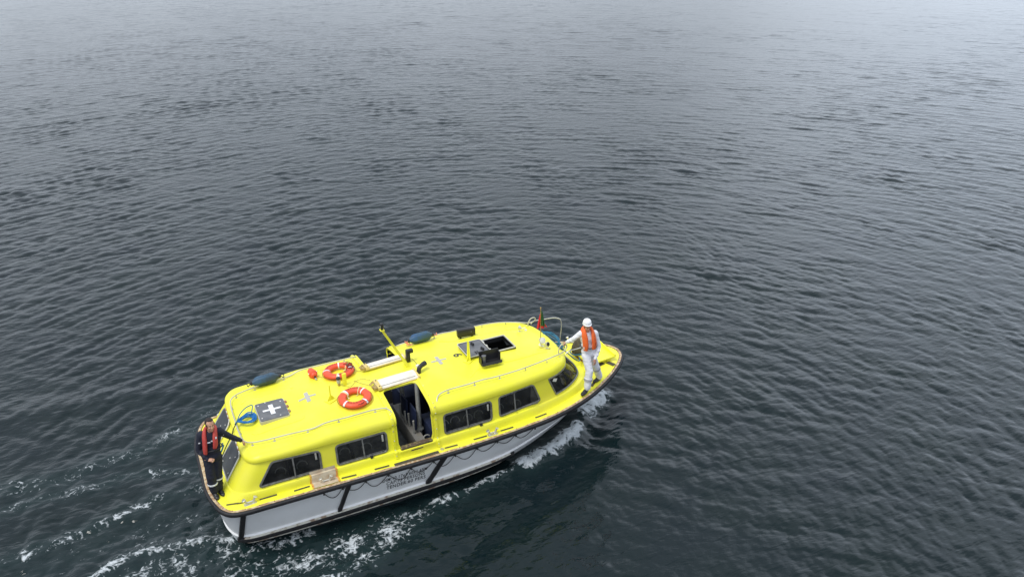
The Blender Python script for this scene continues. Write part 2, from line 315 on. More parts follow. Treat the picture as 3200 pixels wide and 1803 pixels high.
# ------------------------------------------------------------------ wake and foam lines on the water (world metres)
FOAM = [  # points, half width, strength
    ([(8.4, -.85), (8.0, -1.12), (7.6, -1.3), (7.15, -1.42), (6.6, -1.56)], .27, 1.22),
    ([(6.7, -1.55), (6.2, -1.66), (5.6, -1.74), (4.9, -1.8), (4.3, -1.84)], .15, .80),
    ([(9.75, .10), (9.5, -.08), (9.2, -.24), (8.95, -.38)], .30, 1.15),
    ([(8.95, -.35), (8.6, -.7), (8.3, -.95)], .12, .45),
    ([(4.9, -1.8), (4.2, -1.95), (3.3, -2.05)], .30, .66),
    ([(3.3, -2.1), (2.6, -2.3), (1.8, -2.35), (1.0, -2.2), (.3, -1.9)], .66, .68),
    ([(3.0, -2.45), (2.3, -2.75), (1.7, -3.0), (1.2, -3.3)], .40, .72),
    ([(1.6, -1.55), (.8, -1.5), (.2, -1.35), (-.5, -1.15), (-1.3, -1.05), (-2.2, -1.4), (-3.2, -1.9)], .40, .64),
    ([(.2, -1.0), (-.3, -.8), (-.9, -.65), (-1.6, -.55), (-2.1, -.75), (-2.5, -1.1)], .26, .82),
    ([(-.05, .95), (-.6, 1.0), (-1.1, 1.0), (-1.8, .8), (-2.7, .62), (-3.6, .45), (-5, .1)], .30, .60),
    ([(0., 1.5), (-.2, 1.69), (-.9, 2.0), (-1.6, 2.25), (-2.0, 2.15), (-2.6, 2.2), (-3.5, 2.2), (-5, 2.0)], .24, .56),
    ([(.15, 2.0), (.1, 2.8), (.0, 3.4), (-.4, 3.5), (-.9, 3.2), (-1.3, 3.0), (-2.2, 3.0), (-2.7, 2.75), (-3.6, 2.9), (-5, 3.0)], .36, .56),
    ([(.6, 4.3), (.2, 3.9), (-.3, 3.6)], .45, .42),
    ([(9.6, .3), (9.0, 1.0), (8.2, 1.5), (7.0, 2.0)], .22, .8),
    ([(.2, 0), (-.6, .1), (-1.8, .1), (-3.5, -.2), (-6, -.6)], .55, .40),
    ([(-1.2, -1.7), (-2.4, -2.4), (-4, -3.0)], .5, .50),
    ([(.1, -1.5), (-.7, -1.3), (-1.6, -1.2), (-2.4, -1.6)], .50, .60),
    ([(-.15, -.4), (-.8, -.3), (-1.5, -.2)], .35, .50),
    ([(4.2, -2.1), (3.6, -2.3), (3.2, -2.5), (2.6, -2.9)], .28, .58),
]
RIDGE = [  # points, width, height
    ([(9.7, -.35), (8.9, -1.1), (8.3, -1.75), (7.2, -2.35), (5.5, -3.0), (3.5, -3.9)], .34, -.085),
    ([(9.6, .05), (8.9, -.4), (8.3, -.95), (7.5, -1.38), (6.7, -1.6), (5.5, -1.8)], .24, .10),
    ([(9.9, -.6), (9.3, -1.5), (8.5, -2.4), (7.0, -3.3)], .4, .05),
    ([(1.2, -2.9), (2.6, -2.9), (3.7, -2.6), (4.4, -2.2)], .35, .06),
    ([(.1, -1.1), (-.8, -.8), (-1.9, -.75), (-2.6, -1.2), (-3.6, -1.8)], .26, .045),
    ([(-.1, 1.0), (-1.1, 1.05), (-2.2, .75), (-4, .4)], .28, .03),
    ([(.1, 2.9), (-1.0, 3.2), (-2.2, 3.05), (-4, 3.0)], .34, .035),
    ([(-6, 6.3), (-2, 5.9), (.6, 5.4), (2.2, 4.9)], .5, .07),
    ([(0, .2), (-1.5, .1), (-3, -.2)], .5, -.05),
]
def seg_dist(px, py, pts):
    best = np.full(px.shape, 1e9)
    P = spline(np.array(pts), len(pts)*4)
    for (ax, ay), (bx, by) in zip(P[:-1], P[1:]):
        dx, dy = bx-ax, by-ay; t = np.clip(((px-ax)*dx+(py-ay)*dy)/(dx*dx+dy*dy+1e-9), 0, 1)
        best = np.minimum(best, np.hypot(px-ax-t*dx, py-ay-t*dy))
    return best
def build_water():
    cx, cy = CAM.x, CAM.y
    # radial fan: finest where the boat is, coarser with distance, sparse behind the quay side
    r1 = np.concatenate([np.linspace(4, 10.5, 50, endpoint=False), 10.5*np.exp(np.arange(0, math.log(170/10.5), .0024))])
    r1 = np.concatenate([r1, 172*np.exp(np.linspace(0, math.log(9000/172), 60))])
    a_f = np.linspace(R(90-26.24-42), R(90-26.24+42), 900)
    a_b = np.linspace(R(90-26.24+42), R(90-26.24+318), 90)[1:-1]
    ang = np.concatenate([a_f, a_b]); NR, NA = len(r1), len(ang)
    Rr, A = np.meshgrid(r1, ang, indexing='ij'); X = cx + Rr*np.cos(A); Y = cy + Rr*np.sin(A); X0, Y0 = X.copy(), Y.copy()
    front = (np.arange(NA) < len(a_f))[None, :]
    dr = np.gradient(r1)[:, None]; da = np.where(front, Rr*R(84)/900, Rr*R(276)/90); res = np.maximum(dr, da)
    H = np.zeros_like(X); DX = np.zeros_like(X); DY = np.zeros_like(X)
    # slow random envelopes break up long crests
    def env(k, s):
        g = np.zeros_like(X); rg = np.random.default_rng(k)
        for _ in range(4):
            a = rg.uniform(0, 2*np.pi); w = 2*np.pi/(s*rg.uniform(.6, 1.5)); g += np.sin(w*(X0*np.cos(a)+Y0*np.sin(a))+rg.uniform(0, 6.28))
        return np.clip(.5 + .35*g, 0, 1.4)
    envs = [env(k, s) for k, s in enumerate((3, 4.5, 6, 9, 14, 22, 35))]
    lams = np.exp(np.linspace(math.log(.15), math.log(6.5), 104))
    for i, lam in enumerate(lams):
        k = 2*np.pi/lam; fade = np.clip((lam/res-2.0)/1.3, 0, 1)
        if fade.max() <= 0: continue
        amp = lam*(.0056/(1+(lam/1.0)**2)+.0027*math.exp(-(math.log(lam/.55))**2/(2*.42**2))); e = envs[i % 7]*fade
        if i % 2 != 0:   # rings spreading from around the boat's berth
            a0 = rng.uniform(0, 2*np.pi); d0 = rng.uniform(1, 13); sx, sy = 4.6+d0*math.cos(a0), -2+d0*math.sin(a0)
            dx, dy = X0-sx, Y0-sy; d = np.sqrt(dx*dx+dy*dy+2.0); ux, uy = dx/d, dy/d; ph = k*d + rng.uniform(0, 6.28)
            near = np.clip((d-1.5)/4, .25, 1); aa = amp*1.15*near
        else:
            th = rng.normal(R(58), R(42)); ux, uy = math.cos(th), math.sin(th); ph = k*(X0*ux+Y0*uy)+rng.uniform(0, 6.28); aa = amp
        # phase wobble keeps crests from being ruler-straight
        ph = ph + 1.6*(envs[(i+3) % 7]-.5)*2
        H += aa*e*np.sin(ph); c = np.cos(ph)*aa*e*.95; DX -= c*ux; DY -= c*uy
    gust = np.clip(.62+.36*(env(51, 16)+env(52, 34))/2+.18*env(53, 8), .6, 1.2); H *= gust; DX *= gust; DY *= gust
    foam = np.zeros_like(X); ridge = np.zeros_like(X)
    nearm = (X0 > -9) & (X0 < 13) & (Y0 > -7) & (Y0 < 9)
    px, py = X0[nearm], Y0[nearm]; f = np.zeros_like(px); rd = np.zeros_like(px)
    for pts, w, s in FOAM: f = np.maximum(f, s*np.exp(-(seg_dist(px, py, pts)/w)**2*.9))
    for pts, w, hgt in RIDGE: rd += hgt*np.exp(-(seg_dist(px, py, pts)/w)**2)
    # churned surface inside the foam
    ch = np.zeros_like(px); rg = np.random.default_rng(5)
    for _ in range(26):
        a = rg.uniform(0, 6.28); lam = rg.uniform(.16, .5); ch += lam*.05*np.sin(2*np.pi/lam*(px*np.cos(a)+py*np.sin(a))+rg.uniform(0, 6.28)+1.5*np.sin(px*3+a*4)+1.5*np.sin(py*2.7+a))
    rd += ch*np.clip(f, 0, 1)*.26 + np.clip(f-.5, 0, 1)*.06
    foam[nearm] = f; ridge[nearm] = rd
    X = X+DX; Y = Y+DY; Z = H+ridge
    V = np.stack([X, Y, Z], -1).reshape(-1, 3)
    i = np.arange(NR-1)[:, None]*NA; j = np.arange(NA)[None, :]; j2 = (j+1) % NA
    F = np.stack([i+j, i+NA+j, i+NA+j2, i+j2], -1).reshape(-1, 4)
    V = np.vstack([V, [[cx, cy, 0]]]); c = len(V)-1; jj = np.arange(NA)
    T = np.stack([np.full(NA, c), jj, (jj+1) % NA], -1)
    me = bpy.data.meshes.new('water'); me.vertices.add(len(V)); me.vertices.foreach_set('co', V.ravel())
    nl = F.size+T.size; me.loops.add(nl); me.loops.foreach_set('vertex_index', np.concatenate([F.ravel(), T.ravel()]))
    me.polygons.add(len(F)+len(T)); me.polygons.foreach_set('loop_start', np.concatenate([np.arange(len(F))*4, len(F)*4+np.arange(len(T))*3]))
    me.polygons.foreach_set('use_smooth', np.ones(len(F)+len(T), bool)); me.update(calc_edges=True); me.validate()
    at = me.attributes.new('foam', 'FLOAT', 'POINT'); at.data.foreach_set('value', np.r_[foam.ravel(), 0])
    o = bpy.data.objects.new('water', me); COL.objects.link(o)
    m = bpy.data.materials.new('sea_water'); m.use_nodes = True; nt = m.node_tree; nt.nodes.clear()
    def N(t, **k):
        n = nt.nodes.new(t)
        for a, b in k.items(): setattr(n, a, b)
        return n
    l = nt.links.new
    out = N('ShaderNodeOutputMaterial'); pb = N('ShaderNodeBsdfPrincipled'); geo = N('ShaderNodeNewGeometry'); att = N('ShaderNodeAttribute', attribute_name='foam')
    pb.inputs['Roughness'].default_value = .05; pb.inputs['IOR'].default_value = 1.33
    def noise(scale, detail, stretch, dist=0.0, rot=0.0):
        mpn = N('ShaderNodeMapping'); mpn.inputs['Scale'].default_value = stretch; mpn.inputs['Rotation'].default_value = (0, 0, rot)
        n = N('ShaderNodeTexNoise'); n.inputs['Scale'].default_value = scale; n.inputs['Detail'].default_value = detail; n.inputs['Distortion'].default_value = dist
        l(geo.outputs['Position'], mpn.inputs[0]); l(mpn.outputs[0], n.inputs['Vector']); return n
    def math_(op, a, b, clamp=False):
        n = N('ShaderNodeMath', operation=op, use_clamp=clamp)
        for s_, v in ((0, a), (1, b)):
            if v is None: continue
            if isinstance(v, (int, float)): n.inputs[s_].default_value = v
            else: l(v, n.inputs[s_])
        return n.outputs[0]
    n1 = noise(3.2, 4, (.55, 1.5, 1), .4, R(35)); n2 = noise(9, 3, (.7, 1.3, 1), .3, R(20))
    b1 = N('ShaderNodeBump'); b1.inputs['Strength'].default_value = 1.0; b1.inputs['Distance'].default_value = .028
    hsum = math_('ADD', n1.outputs['Fac'], math_('MULTIPLY', n2.outputs['Fac'], .30)); l(hsum, b1.inputs['Height']); l(b1.outputs[0], pb.inputs['Normal'])
    # body colour: dark teal, milky green where air is mixed in
    big = noise(.5, 3, (1, 1, 1))
    ca = N('ShaderNodeMix', data_type='RGBA'); ca.inputs[6].default_value = (.0028, .0085, .0130, 1); ca.inputs[7].default_value = (.0035, .0115, .0100, 1); l(big.outputs['Fac'], ca.inputs[0])
    cb = N('ShaderNodeMix', data_type='RGBA'); l(ca.outputs[2], cb.inputs[6]); cb.inputs[7].default_value = (.018, .036, .036, 1)
    l(math_('MULTIPLY', att.outputs['Fac'], .75, True), cb.inputs[0]); l(cb.outputs[2], pb.inputs['Base Color'])
    # lacy foam
    wrp = noise(2.4, 4, (1, 1, 1)); wv = N('ShaderNodeVectorMath', operation='SCALE'); wv.inputs['Scale'].default_value = .55; l(wrp.outputs['Color'], wv.inputs[0])
    ad = N('ShaderNodeVectorMath', operation='ADD'); l(geo.outputs['Position'], ad.inputs[0]); l(wv.outputs[0], ad.inputs[1])
    ms = N('ShaderNodeMapping'); ms.inputs['Scale'].default_value = (1, 1, .3); l(ad.outputs[0], ms.inputs[0])
    vo = N('ShaderNodeTexVoronoi', feature='DISTANCE_TO_EDGE'); vo.inputs['Scale'].default_value = 5.2; l(ms.outputs[0], vo.inputs['Vector'])
    v2 = N('ShaderNodeTexVoronoi', feature='DISTANCE_TO_EDGE'); v2.inputs['Scale'].default_value = 14; l(ms.outputs[0], v2.inputs['Vector'])
    ns = noise(9.5, 7, (1, 1, .3), .8); nb = noise(1.7, 3, (1, 1, .3), .5)
    lace = math_('ADD', math_('MULTIPLY', math_('SUBTRACT', .22, vo.outputs['Distance']), 1.3), math_('MULTIPLY', math_('SUBTRACT', .2, v2.outputs['Distance']), .7))
    s1 = math_('ADD', lace, math_('MULTIPLY', math_('SUBTRACT', ns.outputs['Fac'], .5), 1.5))
    s2 = math_('ADD', s1, math_('MULTIPLY', math_('SUBTRACT', nb.outputs['Fac'], .5), 1.35))
    s3 = math_('ADD', s2, math_('MULTIPLY', att.outputs['Fac'], 1.25))
    mr = N('ShaderNodeMapRange'); mr.inputs[1].default_value = 1.02; mr.inputs[2].default_value = 1.42; l(s3, mr.inputs[0])
    gate = N('ShaderNodeMapRange'); gate.inputs[1].default_value = .10; gate.inputs[2].default_value = .35; l(att.outputs['Fac'], gate.inputs[0])
    fac = math_('MULTIPLY', mr.outputs[0], gate.outputs[0], True)
    fo = N('ShaderNodeBsdfPrincipled'); fo.inputs['Base Color'].default_value = (.62, .66, .68, 1); fo.inputs['Roughness'].default_value = .75
    b2 = N('ShaderNodeBump'); b2.inputs['Strength'].default_value = .8; b2.inputs['Distance'].default_value = .04; l(s2, b2.inputs['Height']); l(b2.outputs[0], fo.inputs['Normal'])
    mx = N('ShaderNodeMixShader'); l(math_('MULTIPLY', fac, .86), mx.inputs[0]); l(pb.outputs[0], mx.inputs[1]); l(fo.outputs[0], mx.inputs[2]); l(mx.outputs[0], out.inputs[0])
    me.materials.append(m); tag(o, 'dark grey-green choppy sea with white wake foam round the boat', 'water', kind='structure')
    return o
build_water()

# ------------------------------------------------------------------ the lifeboat: x = length from the stern, -y = side towards the camera
boat = empty('lifeboat'); tag(boat, 'yellow and white enclosed ship tender lifeboat with open side door, under way on the sea', 'lifeboat')
NP = 361
def mirror(half): return np.vstack([half, (half*np.array([1, -1]))[::-1][1:]])
def outline(P, n=181):   # half outline on the -y side -> full loop, stern centre first
    P = np.array(P, float); h = spline(P, 1200); h[0, 1] = 0; h[-1, 1] = 0; h = resample(h, n); return mirror(h)[:-1]
ZX = [(-.2, 1.235), (2, 1.205), (5, 1.165), (7, 1.185), (8.5, 1.25), (9.5, 1.305), (10.3, 1.33)]
def zs(x): return np.interp(x, [a for a, b in ZX], [b for a, b in ZX])
O = [(-.09, 0), (-.09, -.35), (-.09, -.75), (-.06, -1.02), (.0, -1.30), (.11, -1.60), (.28, -1.78), (.52, -1.84), (1, -1.85), (2.3, -1.86), (4, -1.865), (5.2, -1.86), (6.3, -1.83), (7.5, -1.71), (8.35, -1.48), (9.08, -1.13), (9.66, -.74), (9.98, -.44), (10.12, -.22), (10.17, 0)]
OL = outline(O)
def inset(P, d):
    T = np.roll(P, -1, 0)-np.roll(P, 1, 0); T /= np.linalg.norm(T, axis=1)[:, None]+1e-9
    # loop runs stern -> -y side -> bow -> +y side, i.e. counter-clockwise: inward normal is to the left
    Nn = np.stack([-T[:, 1], T[:, 0]], 1); return P + Nn*(d[:, None] if hasattr(d, 'shape') else d)
def ring_strip(rings, close_last=False):
    n = len(rings[0]); V = np.vstack(rings); F = []
    for a in range(len(rings)-1):
        for k in range(n): F.append((a*n+k, a*n+(k+1) % n, (a+1)*n+(k+1) % n, (a+1)*n+k))
    if close_last: F.append(tuple((len(rings)-1)*n+k for k in range(n)))
    return V, F
def lift(P, z): return np.column_stack([P, z if hasattr(z, 'shape') else np.full(len(P), z)])
# hull
H1P = [(.14, 0), (.14, -.5), (.15, -.85), (.21, -1.15), (.33, -1.37), (.50, -1.47), (1, -1.52), (2.3, -1.55), (4, -1.55), (5.2, -1.54), (6.2, -1.44), (7.2, -1.12), (8.1, -.72), (8.7, -.40), (9.1, -.17), (9.3, 0)]
H2P = [(.26, 0), (.26, -.5), (.27, -.8), (.30, -1.02), (.37, -1.18), (.55, -1.27), (1, -1.34), (2.3, -1.42), (4, -1.42), (5.2, -1.36), (6.2, -1.19), (7.2, -.86), (8.0, -.50), (8.45, -.26), (8.7, -.10), (8.82, 0)]
hA = inset(OL, .05); hB = outline(H1P); hC = outline(H2P)
def lev(a, b, t): return a*(1-t)+b*t
rings = [lift(hA, zs(hA[:, 0])-.03)]
for t in (.25, .5, .75, 1.0):
    p = lev(hA, hB, t); z = (zs(hA[:, 0])-.03)*(1-t)+.35*t; p = inset(p, .035*math.sin(math.pi*t)*0.6); rings.append(lift(p, z))
rings.insert(-1, lift(inset(hB, .022), .385)); rings += [lift(lev(hB, hC, .35), .235), lift(lev(hB, hC, .45), .20), lift(hC, 0.0), lift(inset(hC, .16), -.35), lift(inset(hC, .6), -.5)]
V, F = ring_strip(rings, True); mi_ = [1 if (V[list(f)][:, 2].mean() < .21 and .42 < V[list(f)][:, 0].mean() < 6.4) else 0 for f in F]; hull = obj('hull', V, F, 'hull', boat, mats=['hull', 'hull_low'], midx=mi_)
def hull_y(x, z):        # hull surface half-breadth on the -y side
    best = []
    for r_ in rings[:8]:
        q = r_[:181]; k = np.argsort(q[:, 0]); best.append((np.interp(x, q[k, 0], q[k, 2]), np.interp(x, q[k, 0], q[k, 1])))
    best = sorted(best); return float(np.interp(z, [b[0] for b in best], [b[1] for b in best]))
# deck, worn trim and rubber fender
i1 = inset(OL, .115); deck_z = lambda P: zs(P[:, 0])+.0
Fo = [(.20, 0), (.20, -.35), (.20, -.7), (.21, -1.1), (.27, -1.36), (.42, -1.52), (.8, -1.565), (2, -1.57), (4, -1.57), (5.2, -1.57), (6, -1.565), (7, -1.49), (7.85, -1.31), (8.4, -1.10), (8.72, -.84), (8.84, -.45), (8.86, 0)]
FL = outline(Fo); dk = [lift(i1, deck_z(i1)-.004)]
fin = inset(FL, .05)
for t in (.15, .35, .6, .8, 1.0): p = lev(i1, fin, t); dk.append(lift(p, deck_z(p)+.018*math.sin(math.pi*t)))
V, F = ring_strip(dk); obj('deck', V, F, 'yellow', boat)
a_, b_, c_, d_ = inset(OL, .045), inset(OL, .05), inset(OL, .10), inset(OL, .112)
wob = .006*np.sin(np.arange(len(OL))*.9)+.005*np.sin(np.arange(len(OL))*.37)
V, F = ring_strip([lift(a_, zs(a_[:, 0])-.01), lift(b_, zs(b_[:, 0])+.014), lift(inset(OL, .10+wob), zs(c_[:, 0])+.014), lift(inset(OL, .106+wob), zs(d_[:, 0])-.006)])
obj('gunwale_trim', V, F, 'rust', boat)
m = MB(); fc = inset(OL, .045)
nf = 10; Vf = []
for k in range(nf):
    a = 2*math.pi*k/nf; rad = math.cos(a)*.052; zz = math.sin(a)*.054; p = inset(OL, .045+rad); Vf.append(lift(p, zs(p[:, 0])-.045+zz))
n_ = len(OL); Vv = np.vstack(Vf); Ff = []
for k in range(nf):
    for j in range(n_): Ff.append((k*n_+j, k*n_+(j+1) % n_, ((k+1) % nf)*n_+(j+1) % n_, ((k+1) % nf)*n_+j))
obj('rubber_fender', Vv, Ff, 'rubber', boat)
m = MB()
for k in range(3, len(OL)//2, 4):   # clips holding the fender down
    p = inset(OL, .085)[k]; m.box((p[0], p[1], zs(p[0])+.016), (.014, .03, .012))
pieces(m.build('fender_clip', 'rust_dark', boat))
# rubbing strake and its cream edge
def strake(x0, x1, z0, z1, off, name, material, n=90):
    mm = MB(); pts = []; fr = []
    for x in np.linspace(x0, x1, n):
        y = hull_y(x, (z0+z1)/2); e = .02; t = Vector((2*e, hull_y(x+e, (z0+z1)/2)-hull_y(x-e, (z0+z1)/2), 0)).normalized(); nrm = Vector((t.y, -t.x, 0)); 
        pts.append((x, y, (z0+z1)/2)); fr.append((nrm, (0, 0, 1)))
    h = (z1-z0)/2; mm.sweep(pts, fr, [(-.05, -h), (off*.8, -h), (off, -h*.6), (off, h*.6), (off*.8, h), (-.05, h)]); mm.build(name, material, boat); return mm
for sgn in (1, -1):
    k0 = len(bpy.data.objects)
    new = []
    strake(.36, 6.42, .205, .315, .075, 'rubbing_strake', 'rubber'); strake(.46, 6.30, .318, .345, .055, 'strake_edge', 'strake_edge'); strake(.5, 6.1, .145, .17, .05, 'lower_strake', 'strake_edge')
    for o in COL.objects[-3:]:
        if sgn == -1:
            for v in o.data.vertices: v.co.y *= -1
            o.data.flip_normals()
# black uprights from fender to strake
def upright(xt, xb, w, sgn=-1):
    mm = MB(); ribs = []; 
    for t in np.linspace(0, 1, 9):
        z = (zs(xt)-.08)*(1-t)+.26*t; x = xt*(1-t)+xb*t; y = hull_y(x, z); ribs.append((x, y, z))
    V = []
    for x, y, z in ribs:
        for dx, dy in ((-w/2, .03), (-w/2, -.045), (-w/4, -.055), (w/4, -.055), (w/2, -.045), (w/2, .03)): V.append((x+dx, (y+dy)*(-sgn), z))
    F = [(a*6+k, a*6+(k+1) % 6, (a+1)*6+(k+1) % 6, (a+1)*6+k) for a in range(8) for k in range(6)]
    F += [tuple(range(6)), tuple(range(48, 54))]; obj('hull_upright', V, F, 'rubber', boat)
for s_ in (-1, 1):
    upright(.49, .38, .095, s_); upright(2.54, 2.31, .085, s_); upright(4.60, 4.24, .125, s_)
# grab line hung in loops under the fender
def beck(x, z): return Vector((x, hull_y(x, z)-.035, z))
bx = [2.02, 2.40, 2.88, 3.35, 3.84, 4.34, 4.83, 5.34, 5.82, 6.28, 6.78]
m = MB(); m2 = MB()
for a, b, sag in zip(bx[:-1], bx[1:], [.27, .22, .30, .34, .27, .31, .31, .24, .22, .26]):
    pts = []
    skew = random.uniform(-.12, .12)
    for t in np.linspace(0, 1, 15):
        x = a+(b-a)*t; tt = t+skew*math.sin(math.pi*t); z = zs(x)-.105-sag*4*tt*(1-tt)*.95; pts.append((x, hull_y(x, z)-.022, z))
    m.tube(pts, .0075, 6)
for x in bx: p = beck(x, zs(x)-.105); m2.box(p+Vector((0, -.01, .0)), (.035, .03, .07), bev=.006)
pieces(m.build('grab_line', 'rope_dark', boat)); pieces(m2.build('line_clip', 'rope_dark', boat))
# stencilled writing on the hull side
def text_mesh(s, h, wfac=1.0, bold=.0, space=1.0):
    cu = bpy.data.curves.new('t', 'FONT'); cu.body = s; cu.size = 1.0; cu.offset = bold; cu.space_character = space; cu.resolution_u = 3
    o = bpy.data.objects.new('t', cu); COL.objects.link(o); bpy.context.view_layer.update()
    me = bpy.data.meshes.new_from_object(o.evaluated_get(bpy.context.evaluated_depsgraph_get()))
    v = np.array([q.co[:] for q in me.vertices])[:, :2]; f = [tuple(p.vertices) for p in me.polygons]
    bpy.data.objects.remove(o); bpy.data.curves.remove(cu); bpy.data.meshes.remove(me)
    v *= h/.72; v[:, 0] *= wfac; return v, f
def stencil(s, u0, v0, h, width):
    v, f = text_mesh(s, h, 1, .013, 1.14); k = width/v[:, 0].max(); v[:, 0] *= k
    V = [];
    for a, b in v: x = u0+a; z = v0+b-.012*(a/width); V.append((x, hull_y(x, z)-.006, z))
    return V, f
m = MB()
for s, u, w_, b, wd in (('DIM:10.17x3.60x1.65M', 3.24, 0, .82, .985), ('CAP:73 PERSONS', 3.33, 0, .685, .85), ('TENDER:60 PERS', 3.335, 0, .55, .87)):
    V, F = stencil(s, u, b, .108, wd); m.add(V, F)
m.build('hull_lettering', mat('stencil_black', (.03, .03, .032), .7), boat, angle=180)
m = MB()       # the gaps a stencil leaves in its letters
for b in (.83, .69, .555):
    pass
# ---- cabin shell
Kp = [(.31, 0), (.31, -.35), (.31, -.7), (.33, -1.05), (.39, -1.32), (.55, -1.48), (.85, -1.535), (2, -1.545), (3, -1.545), (4, -1.545), (5, -1.545), (6, -1.53), (7, -1.44), (7.85, -1.265), (8.35, -1.04), (8.66, -.75), (8.77, -.4), (8.78, 0)]
K2p = [(.345, 0), (.345, -.35), (.345, -.7), (.365, -1.02), (.425, -1.29), (.58, -1.445), (.88, -1.50), (2, -1.488), (3, -1.488), (4, -1.488), (5, -1.488), (6, -1.472), (7, -1.40), (7.80, -1.215), (8.25, -.97), (8.53, -.69), (8.63, -.36), (8.64, 0)]
Gp = [(.725, 0), (.725, -.35), (.725, -.7), (.735, -1.0), (.78, -1.22), (.90, -1.36), (1.15, -1.405), (2, -1.42), (3, -1.425), (4, -1.43), (5, -1.43), (6, -1.42), (7, -1.345), (7.55, -1.225), (7.88, -1.03), (8.06, -.76), (8.13, -.38), (8.14, 0)]
def out_n(P, n=181):       # keep levels matched: sample each span equally
    P = np.array(P, float); d = None; K = len(P); ref = np.array(K2p, float)
    L_ = np.r_[0, np.cumsum(np.linalg.norm(np.diff(ref, axis=0), axis=1))]; u = np.linspace(0, L_[-1], n)
    u = np.sort(np.concatenate([np.linspace(0, L_[-1], n-40), np.interp(np.linspace(3, 6.5, 20), np.arange(K), L_), np.interp(np.linspace(13, 16.5, 20), np.arange(K), L_)]))
    from_i = np.interp(u, L_, np.arange(K)); dense = []
    for t in from_i:
        i = min(int(t), K-2); f = t-i; p0 = P[i-1] if i > 0 else np.array([P[1][0], -P[1][1]]); p3 = P[i+2] if i < K-2 else np.array([P[K-2][0], -P[K-2][1]])
        p1, p2 = P[i], P[i+1]; l0 = max(np.linalg.norm(p1-p0), .01); l1 = max(np.linalg.norm(p2-p1), .01); l2 = max(np.linalg.norm(p3-p2), .01)
        m1 = ((p1-p0)/l0*l1+(p2-p1))/2*1.0; m2_ = ((p3-p2)/l2*l1+(p2-p1))/2*1.0
        h = (2*f**3-3*f**2+1)*p1+(f**3-2*f**2+f)*m1+(-2*f**3+3*f**2)*p2+(f**3-f**2)*m2_; dense.append(h)
    h = np.array(dense); h[0, 1] = 0; h[-1, 1] = 0; return mirror(h)[:-1]
KL, K2L, GL = out_n(Kp), out_n(K2p), out_n(Gp); FLn = out_n([Fo[0], Fo[1], Fo[2], Fo[3], Fo[4], Fo[5], Fo[6], Fo[7], (3, -1.57), Fo[8], (5, -1.57), Fo[10], Fo[11], Fo[12], Fo[13], Fo[14], Fo[15], Fo[16]])
zk = lambda P: np.interp(P[:, 0], [0, 5, 6.5, 8, 9], [1.385, 1.365, 1.385, 1.40, 1.41])
zg = lambda P: np.interp(P[:, 0], [.7, 1, 4.5, 6.8, 7.6, 8.1], [1.93, 1.955, 1.955, 2.01, 2.0, 1.96])
def sm(x, a, b): t = np.clip((x-a)/(b-a), 0, 1); return t*t*(3-2*t)
shf = lambda P: np.interp(P[:, 0], [.7, 1.0, 2.0, 2.35], [.58, .64, .80, 1.0])
def zroof(x, y):
    y = np.abs(y); crown = np.interp(x, [.7, 1.1, 1.6, 2.0, 2.3, 3.6, 4.5, 6.5, 7.4, 8.1], [2.045, 2.12, 2.165, 2.185, 2.26, 2.285, 2.325, 2.325, 2.27, 2.13])
    edge = np.interp(x, [.7, 1.1, 1.6, 2.0, 2.3, 3.6, 4.5, 6.5, 7.4, 8.1], [2.01, 2.055, 2.095, 2.11, 2.165, 2.17, 2.18, 2.20, 2.17, 2.075])
    w = np.clip(y/1.32, 0, 1.2); z = crown+(edge-crown)*w**1.9
    z += .026*sm(x, .95, 1.15)*(1-sm(x, 1.98, 2.1))*(1-sm(y, .60, .70)) - .012*sm(x, .95, 1.15)*(1-sm(x, 1.98, 2.1))
    z += .032*sm(x, 5.85, 6.05)*(1-sm(x, 7.5, 8.0))*(1-sm(y, .64, .76))-.01*sm(x, 5.85, 6.05)
    return z
